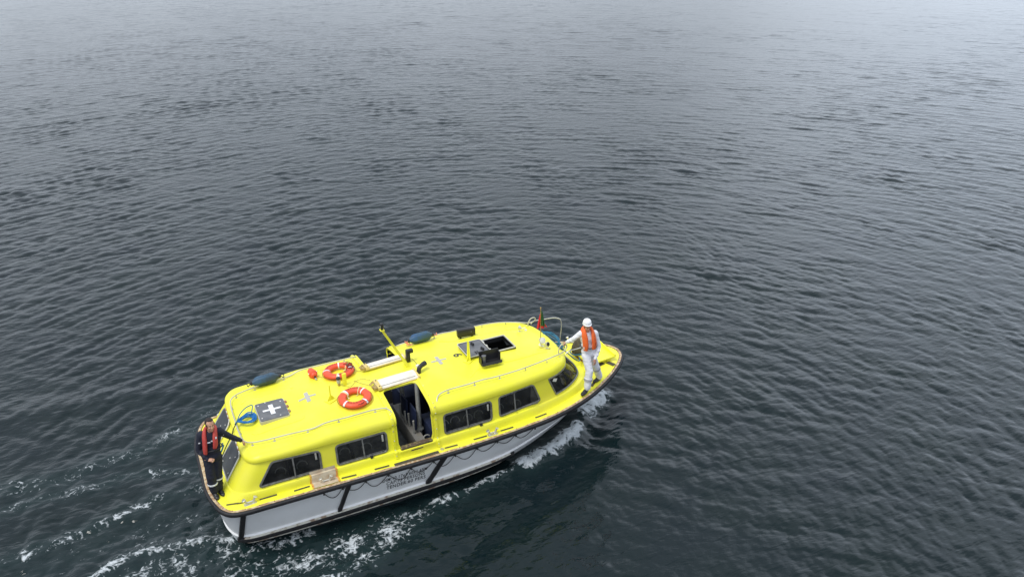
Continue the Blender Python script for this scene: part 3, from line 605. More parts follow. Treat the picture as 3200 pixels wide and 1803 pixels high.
def shell(P0=None):
    Rr = [lift(FLn, zs(FLn[:, 0])-.02), lift(lev(FLn, KL, .55), zk(KL)*.55+zs(FLn[:, 0])*.45), lift(KL, zk(KL)-.012), lift(inset(KL, .008), zk(KL)), lift(inset(K2L, -.006), zk(KL)+.008), lift(K2L, zk(KL)+.02)]
    for t in (.25, .5, .75, 1.0): p = lev(K2L, GL, t); p = inset(p, -.012*math.sin(math.pi*t)); Rr.append(lift(p, zk(KL)*(1-t)+zg(GL)*t+.02*(1-t)))
    for d, dz in ((-.034, -.010), (-.042, -.004), (-.043, .05), (-.034, .10), (-.010, .145), (.03, .18), (.075, .203)):
        p = inset(GL, d); Rr.append(lift(p, zg(GL)+dz*shf(GL)))
    base = inset(GL, .075); spx = np.clip(base[:, 0], 1.55, 7.15); spine = np.column_stack([spx, np.zeros(len(spx))])
    zb = zg(GL)+.203*shf(GL)
    for u in (.04, .09, .15, .22, .30, .38, .44, .47, .5, .53, .56, .62, .72, .82, .92, .96):
        p = base*(1-u)+spine*u; zr = zroof(p[:, 0], p[:, 1]); b = sm(np.array(u), 0, .16); Rr.append(lift(p, (zb+ (zr-zroof(base[:, 0], base[:, 1]))*1.0)*(1-b)+zr*b))
    # inner skin: same rings pushed in by the laminate thickness, joined to the outer skin along the bottom edge
    In = []
    for a, r_ in enumerate(Rr):
        p, z = r_[:, :2], r_[:, 2]
        if a <= 9: q, w = inset(p, .030), 0.0
        elif a <= 16: q, w = inset(p, .030+.012*(a-9)/7), (a-9)/7.
        else: q, w = p*(1-.03*max(0, 1-(a-17)/3))+np.array([4.4, 0])*.03*max(0, 1-(a-17)/3), 1.0
        In.append(lift(q, z-.028*w))
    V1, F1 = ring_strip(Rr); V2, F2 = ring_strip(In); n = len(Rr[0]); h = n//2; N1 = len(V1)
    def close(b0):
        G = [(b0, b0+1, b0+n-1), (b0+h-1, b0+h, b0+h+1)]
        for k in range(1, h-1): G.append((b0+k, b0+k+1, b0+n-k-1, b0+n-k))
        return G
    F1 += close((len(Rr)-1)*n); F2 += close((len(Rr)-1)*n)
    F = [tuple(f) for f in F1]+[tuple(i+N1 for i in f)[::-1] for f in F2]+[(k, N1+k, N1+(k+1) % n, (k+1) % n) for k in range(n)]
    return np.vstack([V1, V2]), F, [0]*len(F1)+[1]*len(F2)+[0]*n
V, F, mi_ = shell(); cabin = obj('cabin', V, F, 'yellow', boat, mats=['yellow', 'inner_shade'], midx=mi_)
def side_y(x, z):
    """half breadth of the cabin side (-y)"""
    a = K2L[:len(K2L)//2+1]; g = GL[:len(GL)//2+1]; t = np.clip((z-1.40)/(1.965-1.40), 0, 1)
    p = a*(1-t)+g*t; k = np.argsort(p[:, 0]); return float(np.interp(x, p[k, 0], p[k, 1]))-.012*math.sin(math.pi*t)
cutters = []
def cutter(V, F):
    o = obj('cutter', V, F, 'yellow'); cutters.append(o); return o
def prism_y(poly, y0, y1):
    n = len(poly); V = [(x, y0, z) for x, z in poly]+[(x, y1, z) for x, z in poly]
    return V, [tuple(range(n)), tuple(range(n, 2*n))[::-1]]+[(k, k+n, (k+1) % n+n, (k+1) % n) for k in range(n)]
WIN = [[(.885, 1.445), (2.10, 1.425), (2.10, 1.845), (1.19, 1.885)],
       [(2.44, 1.42), (3.47, 1.41), (3.47, 1.855), (2.44, 1.85)],
       [(4.76, 1.415), (5.85, 1.425), (5.85, 1.875), (4.76, 1.86)],
       [(6.06, 1.44), (7.10, 1.49), (6.93, 1.935), (6.06, 1.90)]]
WINR = [rounded(w, .07) for w in WIN]
for w in WINR:
    for s_ in (-1, 1): cutter(*prism_y(w, s_*1.15, s_*1.9))
cutter(*prism_y([(7.35, 1.925), (9.5, 1.925), (9.5, 1.465), (7.56, 1.465)], -2, 2))
for s_ in (-1, 1):       # door openings run from the sill up through the roof edge
    bm = bmesh.new(); bmesh.ops.create_cube(bm, size=1)
    for v in bm.verts: v.co = Vector((4.095+v.co.x*.78, s_*1.3+v.co.y*1.48, 2.17+v.co.z*1.62))
    ed = [e for e in bm.edges if (abs(e.verts[0].co.y-s_*.56) < .01 and abs(e.verts[1].co.y-s_*.56) < .01 and abs(e.verts[0].co.x-e.verts[1].co.x) < .01) or (e.verts[0].co.z < 1.5 and e.verts[1].co.z < 1.5 and abs(e.verts[0].co.x-e.verts[1].co.x) < .01)]
    bmesh.ops.bevel(bm, geom=ed, offset=.13, segments=5, affect='EDGES', profile=.5); bm.verts.index_update()
    cutter([v.co for v in bm.verts], [[v.index for v in f.verts] for f in bm.faces]); bm.free()
cutter(*prism_y(rounded([(6.44, 2.0), (7.02, 2.0), (7.02, 2.7), (6.44, 2.7)], .01), -.31, .31))
for c in cutters:
    b = cabin.modifiers.new('b', 'BOOLEAN'); b.operation = 'DIFFERENCE'; b.solver = 'FAST'; b.object = c
apply_mods(cabin); cabin.data.shade_smooth(); cabin.data.set_sharp_from_angle(angle=R(32))
for c in cutters: me = c.data; bpy.data.objects.remove(c); bpy.data.meshes.remove(me)
print('cabin verts', len(cabin.data.vertices))
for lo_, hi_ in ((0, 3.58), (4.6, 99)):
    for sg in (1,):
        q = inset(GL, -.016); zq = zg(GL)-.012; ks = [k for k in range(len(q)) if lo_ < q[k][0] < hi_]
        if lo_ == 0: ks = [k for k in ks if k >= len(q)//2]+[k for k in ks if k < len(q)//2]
        m = MB(); m.tube([(q[k][0], q[k][1], zq[k]) for k in ks], .0095, 5); m.build('eave_shade_line', 'eave_shade', boat)  # dark tube added as a painted shadow line under the roof overhang
# windows
def window(poly, split, sgn, latch=True):
    pts = []
    for x, z in poly: pts.append(Vector((x, sgn*-side_y(x, z)*1.0, z)))
    cxm = sum(p[0] for p in poly)/len(poly); czm = sum(p[1] for p in poly)/len(poly)
    m = MB(); fr = []; n = len(pts)
    for k, p in enumerate(pts):
        x, z = poly[k]; d = Vector((x-cxm, 0, z-czm)); a = Vector(poly[k-1]); b = Vector(poly[(k+1) % n]); t = (b-a).normalized(); o2 = Vector((t.y, 0, -t.x))
        if o2.dot(d) < 0: o2 = -o2
        fr.append((o2, Vector((0, sgn, 0))))
    m.sweep(pts, fr, [(-.016, -.03), (.024, -.02), (.026, .012), (.012, .018), (-.010, .016), (-.016, .004)], closed=True)
    w = m.build('window', 'alu', boat)
    gy = lambda x, z: sgn*(-side_y(x, z))-sgn*.012
    zt = lambda x: max(np.interp(x, [p[0] for p in sorted(poly) if p[1] > czm], [p[1] for p in sorted(poly) if p[1] > czm]), 0)
    ng = len(poly); gv = [(x*.985+cxm*.015, gy(x, z), z*.985+czm*.015) for x, z in poly]+[(cxm, gy(cxm, czm), czm)]
    obj('pane', gv, [(k, (k+1) % ng, ng) for k in range(ng)], 'glass', w)
    zb = min(p[1] for p in poly)+.01; ztp = float(zt(split))-.005
    mm = MB(); mm.box((split, gy(split, czm)+sgn*.012, (zb+ztp)/2), (.028, .02, ztp-zb), rot=Euler((math.atan2(.08*sgn, ztp-zb)*1.0, 0, 0))); mm.build('mullion', 'alu', w)
    if latch:
        xr = max(p[0] for p in poly)-.075; m3 = MB(); m3.box((xr, gy(xr, czm+.1)+sgn*.015, czm+.11), (.035, .02, .15), rot=Euler((.12*sgn, 0, 0)), bev=.004); m3.build('latch', 'greypost', w)
    if sgn < 0:
        m4 = MB(); x0 = min(p[0] for p in poly)+.05; x1 = max(p[0] for p in poly)-.05
        m4.box(((x0+x1)/2, gy((x0+x1)/2, zb)-.002, zb+.022), (x1-x0-.02, .012, .014)); m4.build('track', 'alu', w)
    return w
for w, sp in zip(WINR, (1.58, 2.98, 5.28, 6.44)):
    for s_ in (-1, 1): window(w, sp, s_, latch=(w is not WINR[3]))
# wrap-round windscreen
half = len(KL)//2
sel = [k for k in range(len(K2L)) if True]
def ws_pt(k, t): p = K2L[k]*(1-t)+GL[k]*t; z = zk(KL)[k]*(1-t)+zg(GL)[k]*t+.02*(1-t); return Vector((p[0], p[1], z))
tb = lambda k: (1.465-zk(KL)[k]-.02)/(zg(GL)[k]-zk(KL)[k]-.02); tt = lambda k: (1.92-zk(KL)[k]-.02)/(zg(GL)[k]-zk(KL)[k]-.02)
idx = [k for k in range(len(K2L)) if ws_pt(k, .5).x > 7.42]
V = []; rows = 8
for r_ in range(rows):
    f = r_/(rows-1)
    for k in idx: V.append(ws_pt(k, tb(k)*(1-f)+tt(k)*f))
# slanted aft ends
for r_ in range(rows):
    xe = 7.565+(7.36-7.565)*r_/(rows-1)
    for j in range(len(idx)):
        v = V[r_*len(idx)+j]
        if v.x < xe+.0: V[r_*len(idx)+j] = Vector((xe, math.copysign(-side_y(xe, v.z), v.y), v.z))
n_ = len(idx); F = [(a*n_+k, a*n_+k+1, (a+1)*n_+k+1, (a+1)*n_+k) for a in range(rows-1) for k in range(n_-1)]
cen = Vector((7.9, 0, 1.7)); V2 = [v+(cen-v).normalized()*.010 for v in V]
ws = empty('windscreen'); ws.parent = boat
obj('pane', V2, F, 'glass_ws', ws)
m = MB(); loop = [V[k] for k in range(n_)]+[V[r_*n_+n_-1] for r_ in range(1, rows)]+[V[(rows-1)*n_+k] for k in range(n_-2, -1, -1)]+[V[r_*n_] for r_ in range(rows-2, 0, -1)]
m.tube(loop, .022, 6, closed=True); m.build('frame', 'alu', ws)
m = MB()
for yy in (-.33, .33):
    k = min(idx, key=lambda q: abs(K2L[q][1]-yy)+abs(K2L[q][0]-8.6)*2); m.tube([ws_pt(k, tb(k)), ws_pt(k, tt(k))], .016, 6)
pieces(m.build('pillar', 'alu', ws))
m = MB(); p = Vector((7.55, side_y(7.55, 1.84)-.010, 1.83)); m.box(p, (.10, .004, .085), rot=Euler((.12, .28, 0))); m.build('sticker', 'white', ws)
# portal ribs with bolts either side of each door
def section(x, off=0.0, n=26):
    pts = []
    for z in np.linspace(1.22, 1.36, 3): pts.append((side_y_low(x, z)-off, z))
    for z in np.linspace(1.40, 1.95, 6): pts.append((side_y(x, z)-off, z))
    g = side_y(x, 1.96)
    for d, dz in ((.034, .03), (.030, .09), (.008, .14), (-.03, .178), (-.075, .20)): pts.append((g-d-off*(1 if dz < .12 else .5), 1.96+dz+off*(.3 if dz < .12 else .9)))
    for y in np.linspace(-1.30, -.15, 8): pts.append((y, float(zroof(x, y))+off*.9))
    return pts
def side_y_low(x, z): return -1.57+(z-1.2)/(1.37-1.2)*.03
for sgn in (-1, 1):
    for x0, x1 in ((3.60, 3.655), (4.535, 4.59)):
        m = MB(); s1 = section(x0, .0); V = []
        if sgn > 0: s1 = s1[:-2]
        A = section(x0, -.02); Bq = section(x0, .028)
        n_ = len(s1)
        for k in range(n_): V += [(x0, sgn*-A[k][0], A[k][1]), (x0, sgn*-Bq[k][0], Bq[k][1]), (x1, sgn*-Bq[k][0], Bq[k][1]), (x1, sgn*-A[k][0], A[k][1])]
        F = [(a*4+k, a*4+(k+1) % 4, (a+1)*4+(k+1) % 4, (a+1)*4+k) for a in range(n_-1) for k in range(4)]+[(0, 1, 2, 3), tuple((n_-1)*4+k for k in range(4))[::-1]]
        rb = obj('portal_rib', V, F, 'yellow', boat)
        m = MB()
        for k in range(1, n_-1, 2):
            y, z = Bq[k]; m.lathe([(.011, 0), (.011, .012), (.006, .018)], ((x0+x1)/2, sgn*-y, z), axis=(0, sgn, .6 if k > 8 else 0), n=6)
        pieces(m.build('bolt', 'strake_edge', rb))
# raised lip round each door cut-out and sill
for sgn in (-1, 1):
    path = []
    ys = [-1.50]; 
    P1 = [(3.705, y, z) for y, z in [(q[0], q[1]) for q in section(3.705)[3:]] if y < -.68]
    P1 = [p for p in P1]
    top = [(3.705, -.68), (3.73, -.59), (3.80, -.55), (4.095, -.545), (4.39, -.55), (4.46, -.59), (4.485, -.68)]
    path = [(3.83, side_y(3.83, 1.385), 1.37), (3.74, side_y(3.74, 1.42), 1.40)]+P1[1:]+[(x, y, float(zroof(x, y))) for x, y in top]
    P2 = [(4.485, y, z) for y, z in [(q[0], q[1]) for q in section(4.485)[3:]] if y < -.68]
    path += P2[1:][::-1]+[(4.45, side_y(4.45, 1.42), 1.40), (4.36, side_y(4.36, 1.385), 1.37)]
    path = resample(np.array([(x, sgn*-y, z) for x, y, z in path]), 90)
    m = MB(); m.tube(path, .016, 6, closed=True); m.build('door_rim', 'yellow', boat)
    m = MB(); m.box((4.095, sgn*1.50, 1.385), (.70, .11, .05), bev=.008); m.build('door_sill', 'sill', boat)
    m = MB(); m.box((4.095, sgn*1.555, 1.343), (.80, .06, .05), bev=.008); m.build('sill_step', 'yellow', boat)
# interior liner, floor, benches, posts
il = inset(K2L, .09); V, F = ring_strip([lift(inset(K2L, .02), 1.30), lift(il, 1.26), lift(inset(K2L, .16), .62)]); obj('inner_wall', V, F, 'yellow_in', boat, mats=['yellow_in', 'inner_shade'], midx=[1 if (V[list(f)][:, 0].mean() > 4.1 or V[list(f)][:, 1].mean() > 0) else 0 for f in F])  # forward and far wall coloured dark to deepen the interior shade
fl = inset(K2L, .15); obj('cabin_floor', lift(fl, .64), [tuple(range(len(fl)))], 'grey_floor', boat)
m = MB(); m.box((4.36, -.35, .86), (.22, 1.9, .44), bev=.02); m.box((4.36, -1.2, .80), (.34, .30, .30), bev=.02); pieces(m.build('engine_step', 'grey_step', boat))
m = MB()
for x in (1.3, 1.95, 2.6, 3.2): m.box((x, -1.08, .95), (.42, .5, .08), bev=.02)
for x in (5.0, 5.6, 6.2): m.box((x, -1.08, .95), (.42, .5, .08), bev=.02)
m.box((4.82, -.85, .98), (.46, 1.0, .62), bev=.03); m.box((4.7, .8, 1.0), (.5, .9, .7), bev=.03)
pieces(m.build('seat_cushion', 'navy', boat))
m = MB()
for x in (1.55, 2.2, 2.85, 4.92, 5.25, 5.62, 5.95, 6.3): m.box((x, -.95, 1.16), (.05, .5, .42), rot=Euler((0, -.12, 0)), bev=.02)
for x in (1.3, 2.1, 2.9, 5.1, 5.7, 6.3): m.box((x, .85, 1.1), (.05, .9, .5), rot=Euler((0, -.12, 0)), bev=.02)
pieces(m.build('seat_back', 'navy', boat))
for y0, y1, xx in ((-.30, .08, 4.33), (-.75, -.37, 4.37)):      # two folded seat backs seen through the door
    m = MB(); m.box((xx, (y0+y1)/2, 1.42), (.05, y1-y0, .52), rot=Euler((0, .05, 0)), bev=.03); s = m.build('folded_seat', 'navy', boat)
    m = MB()
    for y in (y0+.03, y1-.03): m.tube([(xx-.05, y, 1.06), (xx-.055, y, 1.42)], .022, 8)
    pieces(m.build('bracket', 'greypost', s))
for x, y in ((4.40, .22), (4.49, -.60)):
    m = MB(); m.tube([(x, y, .66), (x, y, 2.28)], .05, 14); m.lathe([(.09, 0), (.09, .02), (.06, .04)], (x, y, 1.09)); m.build('cabin_post', 'greypost', boat)
for x, y, z, r_, ph in [(x, -1.16, 1.40+.015*((k*7) % 3), .105, .3*((k*5) % 3-1)) for k, x in enumerate((1.35, 1.78, 2.66, 3.12, 4.86, 5.12, 5.42, 5.68, 6.18, 6.62))]+[(4.32, .35, 1.62, .12, 0), (4.44, -1.2, 1.22, .08, 1.0)]:
    m = MB(); m.tube([(x+r_*math.cos(a), y+.03*math.sin(a), z+r_*.9*math.sin(a)) for a in np.linspace(-.35+ph, math.pi+.1+ph, 14)], .013, 6); m.build('seat_handle', 'greypost', boat)
m = MB(); m.box((6.95, -.55, 1.28), (.42, .6, .7), bev=.04); m.build('helm_console', 'dark_panel', boat)
m = MB(); m.lathe([(.20, 0), (.24, .05), (.2, .12)], (6.45, -.62, 1.48), axis=(1, 0, .2)); m.build('helm_seat', 'navy', boat)
m = MB(); m.box((6.62, -.85, 1.66), (.02, .3, .26), rot=Euler((0, .2, .4))); m.build('chart_sheet', 'white', boat)

# ------------------------------------------------------------------ deck fittings
def dz(x): return float(zs(x))
treads = [(.24, -1.475, .54, -1.545, .035), (.84, -1.60, 1.17, -1.60, .04), (1.49, -1.64, 1.80, -1.63, .04), (2.43, -1.67, 2.73, -1.69, .04), (3.11, -1.69, 3.42, -1.70, .04),
          (3.52, -1.735, 4.50, -1.72, .085), (4.66, -1.66, 4.95, -1.67, .04), (5.33, -1.66, 5.64, -1.67, .04), (5.98, -1.65, 6.29, -1.65, .04), (6.88, -1.57, 7.18, -1.55, .04),
          (8.62, -1.13, 8.86, -.95, .07), (9.20, -.44, 9.42, -.40, .12), (9.52, -.42, 9.60, -.62, .12)]
for x0, y0, x1, y1, w in treads:
    n = 8; P = np.array([(x0+(x1-x0)*t, y0+(y1-y0)*t) for t in np.linspace(0, 1, n)]); d = np.array([x1-x0, y1-y0]); d /= np.linalg.norm(d); nr = np.array([-d[1], d[0]])*w/2
    V = [];
    for p in P:
        for q in (p-nr, p+nr): V.append((q[0], q[1], dz(q[0])+.0245))
    obj('tread_strip', V, [(2*k, 2*k+2, 2*k+3, 2*k+1) for k in range(n-1)], 'tread', boat)
for x, z0, w in ((4.08, 1.40, .66), (4.08, 1.33, .26)):   # dark strips on the sill faces
    m = MB(); m.box((x, -1.587 if z0 < 1.35 else -1.556, z0-.005), (w, .012, .022)); m.build('tread_strip', 'tread', boat)
def cleat(x, y, ang, scale=1.0, base=True):
    e = empty('cleat', (x, y, dz(x)+.006)); e.parent = boat; e.rotation_euler = (0, 0, ang); e.scale = (scale,)*3
    if base: m = MB(); m.box((0, 0, .006), (.24, .10, .016), bev=.004); m.build('base_plate', 'steel', e)
    for s_ in (-1, 1):
        m = MB(); m.tube([(s_*.055, 0, 0), (s_*.075, 0, .05), (s_*.105, 0, .12)], .026, 10); m.lathe([(.038, 0), (.042, .012), (.030, .022), (.0, .024)], (s_*.108, 0, .115), axis=(s_*.45, 0, 1), n=12); m.build('bollard', 'steel', e)
    m = MB(); m.tube([(-.07, 0, .045), (.07, 0, .045)], .015, 8); m.build('cross_bar', 'steel', e)
cleat(.66, -1.62, R(4)); cleat(2.13, -1.63, R(0)); cleat(5.78, -1.66, R(1)); cleat(9.28, .93, R(-42)); cleat(9.85, .10, R(90), .5)
cleat(.66, 1.62, R(-4)); cleat(2.13, 1.63, R(0)); cleat(5.78, 1.66, R(-1))
m = MB(); m.lathe([(.045, 0), (.045, .012), (.03, .016), (0, .016)], (4.60, -1.66, dz(4.6)+.012), n=16); m.build('deck_filler_cap', 'steel', boat)
for x in (3.12, 5.58):        # little window drains
    m = MB(); m.box((x, side_y(x, 1.42)-.035, 1.405), (.06, .05, .06), bev=.012); m.build('drain_vent', 'black', boat)
# bare resin repair on the side deck, wrapping up the coaming
prof = [(-1.735, None), (-1.60, None), (-1.572, 'd'), (-1.548, 1.372), (-1.545, 1.388), (-1.512, 1.395), (-1.513, 1.41), (-1.504, 1.46)]
V = []; xs = np.linspace(1.86, 2.37, 14)
for x in xs:
    for j, (y, z) in enumerate(prof):
        zz = dz(x)+.0235 if z is None else (dz(x)+.028 if z == 'd' else z+.004)
        V.append((x+.02*math.sin(j*1.7)*(1 if x > 2.3 or x < 1.9 else 0), y-.007, zz))
n = len(prof); obj('repair_patch', V, [(a*n+k, a*n+k+1, (a+1)*n+k+1, (a+1)*n+k) for a in range(len(xs)-1) for k in range(n-1)], 'patch', boat)
for x0, x1 in ((1.835, 1.87), (2.355, 2.39)):
    V = []; xs2 = (x0, x1)
    for x in xs2:
        for j, (y, z) in enumerate(prof[:6]):
            zz = dz(x)+.0255 if z is None else (dz(x)+.030 if z == 'd' else z+.006); V.append((x+.010*math.sin(j*2.3), y-.008, zz))
    obj('rust_streak', V, [(k, k+1, 6+k+1, 6+k) for k in range(5)], 'stain', boat)
# ---- stern doors
def stern_door(y0, y1):
    def sp(y, t):     # point on the raked stern wall
        k = int(np.argmin(np.abs(K2L[:, 1]-y)+(K2L[:, 0] > 3)*9)); g = int(np.argmin(np.abs(GL[:, 1]-y*.98)+(GL[:, 0] > 3)*9))
        a = Vector((K2L[k, 0], y, 1.40)); b = Vector((GL[g, 0], y*.97, 1.945)); return a.lerp(b, t)
    nrm = Vector((-.83, 0, .55)).normalized(); e = empty('stern_door'); e.parent = boat
    c = [(y0, .06), (y1, .06), (y1, .84), (y1-.07*np.sign(y1-y0), .95), (y0+.07*np.sign(y1-y0), .95), (y0, .84)]
    P = [sp(y, t) for y, t in c]
    V = [p+nrm*.012 for p in P]+[p+nrm*.040 for p in P]; n = len(P); obj('panel', V, [tuple(range(n, 2*n)), tuple(range(n))[::-1]]+[(k, (k+1) % n, n+(k+1) % n, n+k) for k in range(n)], 'door_panel', e)
    m = MB(); m.tube([p+nrm*.028 for p in P], .022, 6, closed=True); m.build('frame', 'steel', e)
    for t in (.18, .5, .82):
        m = MB(); p = P[3].lerp(P[4], t)+nrm*.045+Vector((.01, 0, .01)); m.box(p, (.03, .07, .02), rot=Euler((0, -.9, 0))); m.build('hinge', 'rust_dark', e)
    for a, b in ((.12, .18), (.85, .12), (.5, .5), (.15, .75)):
        m = MB(); p = (P[0].lerp(P[1], a)).lerp(P[4].lerp(P[3], a), b)+nrm*.04; m.lathe([(.014, 0), (.014, .008), (0, .010)], p, axis=nrm, n=8); m.build('rivet', 'white', e)
stern_door(-1.0, -.30); stern_door(.26, .96)
# ---- roof handrails
def zr(x, y): return float(zroof(np.array(x), np.array(y)))
RA = [(3.70, -1.36, 2.10), (3.68, -1.27, 2.18), (3.60, -1.19, 2.235), (3.40, -1.155, 2.255), (2.8, -1.15, 2.25), (2.35, -1.14, 2.245), (2.12, -1.12, 2.185), (1.6, -1.08, 2.175), (1.15, -1.02, 2.145), (.94, -.96, 2.13), (.83, -.86, 2.12), (.785, -.70, 2.115), (.765, 0, 2.12)]
RAm = RA+[(x, -y, z) for x, y, z in RA[:-1]][::-1]
m = MB(); m.tube(spline(RAm, 150), .0145, 8); rail = m.build('handrail', 'rail', boat)
def feet(pts, parent):
    for x, y in pts:
        zt = zr(x, y); m = MB(); m.lathe([(.028, 0), (.028, .008), (.012, .012), (.012, .075)], (x, y, zt-.004), n=8); m.build('rail_foot', 'rail', parent)
for s_ in (-1, 1): feet([(3.38, s_*1.155), (2.62, s_*1.15), (2.0, s_*1.11), (1.35, s_*1.05), (.94, s_*.96)], rail)
feet([(.79, .55), (.79, -.45)], rail)
for s_ in (-1, 1):
    RF = [(4.66, 1.40, 2.06), (4.67, 1.32, 2.17), (4.74, 1.24, 2.24), (4.90, 1.20, 2.275), (5.45, 1.19, 2.285), (5.8, 1.19, 2.30), (6.05, 1.19, 2.285), (6.6, 1.18, 2.29), (7.2, 1.10, 2.29), (7.7, .95, 2.25), (7.98, .84, 2.22), (8.10, .79, 2.26), (8.135, .775, 2.32), (8.09, .76, 2.375), (8.0, .755, 2.375), (7.94, .76, 2.30), (7.91, .765, 2.18)]
    m = MB(); m.tube(spline([(x, s_*y, z) for x, y, z in RF], 110), .0145, 8); r_ = m.build('handrail', 'rail', boat)
    feet([(4.98, s_*1.2), (5.6, s_*1.19), (6.2, s_*1.19), (6.85, s_*1.16), (7.45, s_*1.06), (7.85, s_*.95)], r_)
    FR = [(8.05, .86, 2.16), (8.12, .86, 2.215), (8.4, .84, 2.215), (8.72, .80, 2.20), (8.84, .77, 2.14), (8.865, .75, 2.02), (8.79, .68, 1.62), (8.76, .66, 1.46)]
    m = MB(); m.tube(spline([(x, s_*y, z) for x, y, z in FR], 60), .0125, 8); fr_ = m.build('bow_handrail', 'steel', boat)
    m = MB(); m.lathe([(.04, 0), (.04, .01), (.02, .02)], (8.76, s_*.66, 1.452), n=10); m.build('rail_foot', 'steel', fr_)
# ---- roof fittings
for pts in ([(1.0, -.60), (1.06, -.66), (1.4, -.66), (1.9, -.66), (2.03, -.64), (2.06, -.56)], [(1.0, .60), (1.06, .66), (1.4, .66), (1.9, .66), (2.03, .64), (2.06, .56)],
            [(5.62, -.92), (5.80, -.78), (5.98, -.70), (6.5, -.71), (7.1, -.69), (7.7, -.62)], [(5.62, .92), (5.80, .78), (5.98, .70), (6.5, .71), (7.1, .69), (7.7, .62)]):
    m = MB(); q = spline(pts, 40); m.tube([(x, y, zr(x, y)-.010) for x, y in q], .021, 8); m.build('roof_moulding', 'yellow', boat)
def cross(cx, cy, lx, ly, w, z, name, mt, parent, tilt=0.0):
    V = []; F = []
    def bar(x0, x1, y0, y1, dz_):
        nx = 6; k = len(V)
        for a in np.linspace(0, 1, nx):
            for b in np.linspace(0, 1, nx):
                x = x0+(x1-x0)*a; y = y0+(y1-y0)*b; V.append((x, y, (z if z is not None else zr(x, y)+.0045)+dz_))
        F.extend([(k+i*nx+j, k+(i+1)*nx+j, k+(i+1)*nx+j+1, k+i*nx+j+1) for i in range(nx-1) for j in range(nx-1)])
    bar(cx-lx/2, cx+lx/2, cy-w*.42, cy+w*.42, 0); bar(cx-w*.62, cx+w*.62, cy-ly/2, cy+ly/2, .0015); return obj(name, V, F, mt, parent)
cross(2.255, -.03, .37, .38, .065, None, 'roof_cross', 'grey_mark', boat); cross(5.24, -.02, .36, .36, .065, None, 'roof_cross', 'grey_mark', boat)
v, f = text_mesh('6', .20, 1.15, .025); a = R(-100)
m = MB(); V = []
for x, y in v-np.array([.075, .10]):
    X_ = 5.72+y; Y_ = .01-x; V.append((X_, Y_, zr(X_, Y_)+.005))
m.add(V, f); m.build('roof_number', mat('dark_grey_mark', (.06, .06, .05), .8), boat, angle=180)
# aft hatch
h = empty('roof_hatch'); h.parent = boat
hp = rounded([(1.20, -.47), (1.80, -.47), (1.80, .25), (1.20, .25)], .05, 4); n = len(hp); z0 = 2.165
V = [(x, y, z0-.03) for x, y in hp]+[(x, y, z0+.045) for x, y in hp]; Ft = [tuple(range(n, 2*n)), tuple(range(n))[::-1]]+[(k, (k+1) % n, n+(k+1) % n, n+k) for k in range(n)]
obj('hatch_frame', V, Ft, 'rail', h)
hi = [(1.5+(x-1.5)*.95, -.11+(y+.11)*.96) for x, y in hp]; V = [(x, y, z0+.04) for x, y in hi]+[(x, y, z0+.058) for x, y in hi]; obj('hatch_lid', V, Ft, 'dark_panel', h)
cross(1.50, -.11, .36, .37, .075, z0+.063, 'hatch_cross', 'white_mark', h)
for x, y in ((1.26, -.36), (1.27, .14), (1.72, .12), (1.62, -.40), (1.42, .2)): m = MB(); m.lathe([(.014, 0), (.014, .008), (0, .01)], (x, y, z0+.057), n=8); m.build('rivet', 'white', h)
for y in (-.30, -.11, .08): m = MB(); m.box((1.815, y, z0+.045), (.05, .07, .03), bev=.006); m.build('hinge', 'rust_dark', h)
# forward hatch: open well, lid folded aft
h = empty('roof_hatch'); h.parent = boat
m = MB(); m.tube([(x, y, 2.362) for x, y in rounded([(6.44, -.315), (7.03, -.315), (7.03, .315), (6.44, .315)], .03, 3)], .018, 6, closed=True); m.build('hatch_frame', 'rail', h)
m = MB(); 
for x0, y0, x1, y1 in ((6.43, -.31, 7.03, -.31), (6.43, .31, 7.03, .31), (6.43, -.31, 6.43, .31), (7.03, -.31, 7.03, .31)): m.box(((x0+x1)/2, (y0+y1)/2, 2.30), (abs(x1-x0)+.02, abs(y1-y0)+.02, .10))
pieces(m.build('hatch_coaming', 'black', h))
lp = rounded([(5.84, -.345), (6.42, -.345), (6.42, .345), (5.84, .345)], .06, 4); n = len(lp)
tz = lambda x: 2.385+(x-6.42)*-.02
V = [(x, y, tz(x)-.02) for x, y in lp]+[(x, y, tz(x)+.012) for x, y in lp]; obj('hatch_lid', V, Ft if n == len(hp) else [tuple(range(n, 2*n)), tuple(range(n))[::-1]]+[(k, (k+1) % n, n+(k+1) % n, n+k) for k in range(n)], 'dark_panel', h)
m = MB(); m.tube([(x, y, tz(x)+.010) for x, y in lp], .013, 6, closed=True); m.build('lid_edge', 'rail', h)
m = MB(); m.tube([(6.13+(x-6.13)*.93, y*.94, tz(x)+.012) for x, y in lp], .007, 6, closed=True); m.build('lid_seal', 'black', h)
for x, y in ((6.15, .16), (6.27, -.14)): m = MB(); m.box((x, y, 2.425), (.035, .11, .07), rot=Euler((0, .25, .25)), bev=.008); m.build('lid_handle', 'black', h)
m = MB(); m.tube([(6.07, -.17, 2.40), (6.07, -.17, 2.42), (6.07, -.27, 2.42), (6.07, -.27, 2.40)], .010, 6); m.tube([(6.12, -.17, 2.40), (6.12, -.17, 2.42), (6.12, -.27, 2.42), (6.12, -.27, 2.40)], .010, 6); pieces(m.build('lid_handle', 'black', h))
m = MB(); m.box((5.90, .27, 2.40), (.05, .05, .004)); m.build('lid_label', 'white', h)
for y in (-.2, 0, .2): m = MB(); m.box((6.435, y, 2.385), (.05, .08, .02), bev=.004); m.build('hinge', 'steel', h)
# dark well under the forward hatch
m = MB(); m.box((6.74, 0, 1.35), (.5, .55, .05)); m.build('companion_step', 'navy', boat)
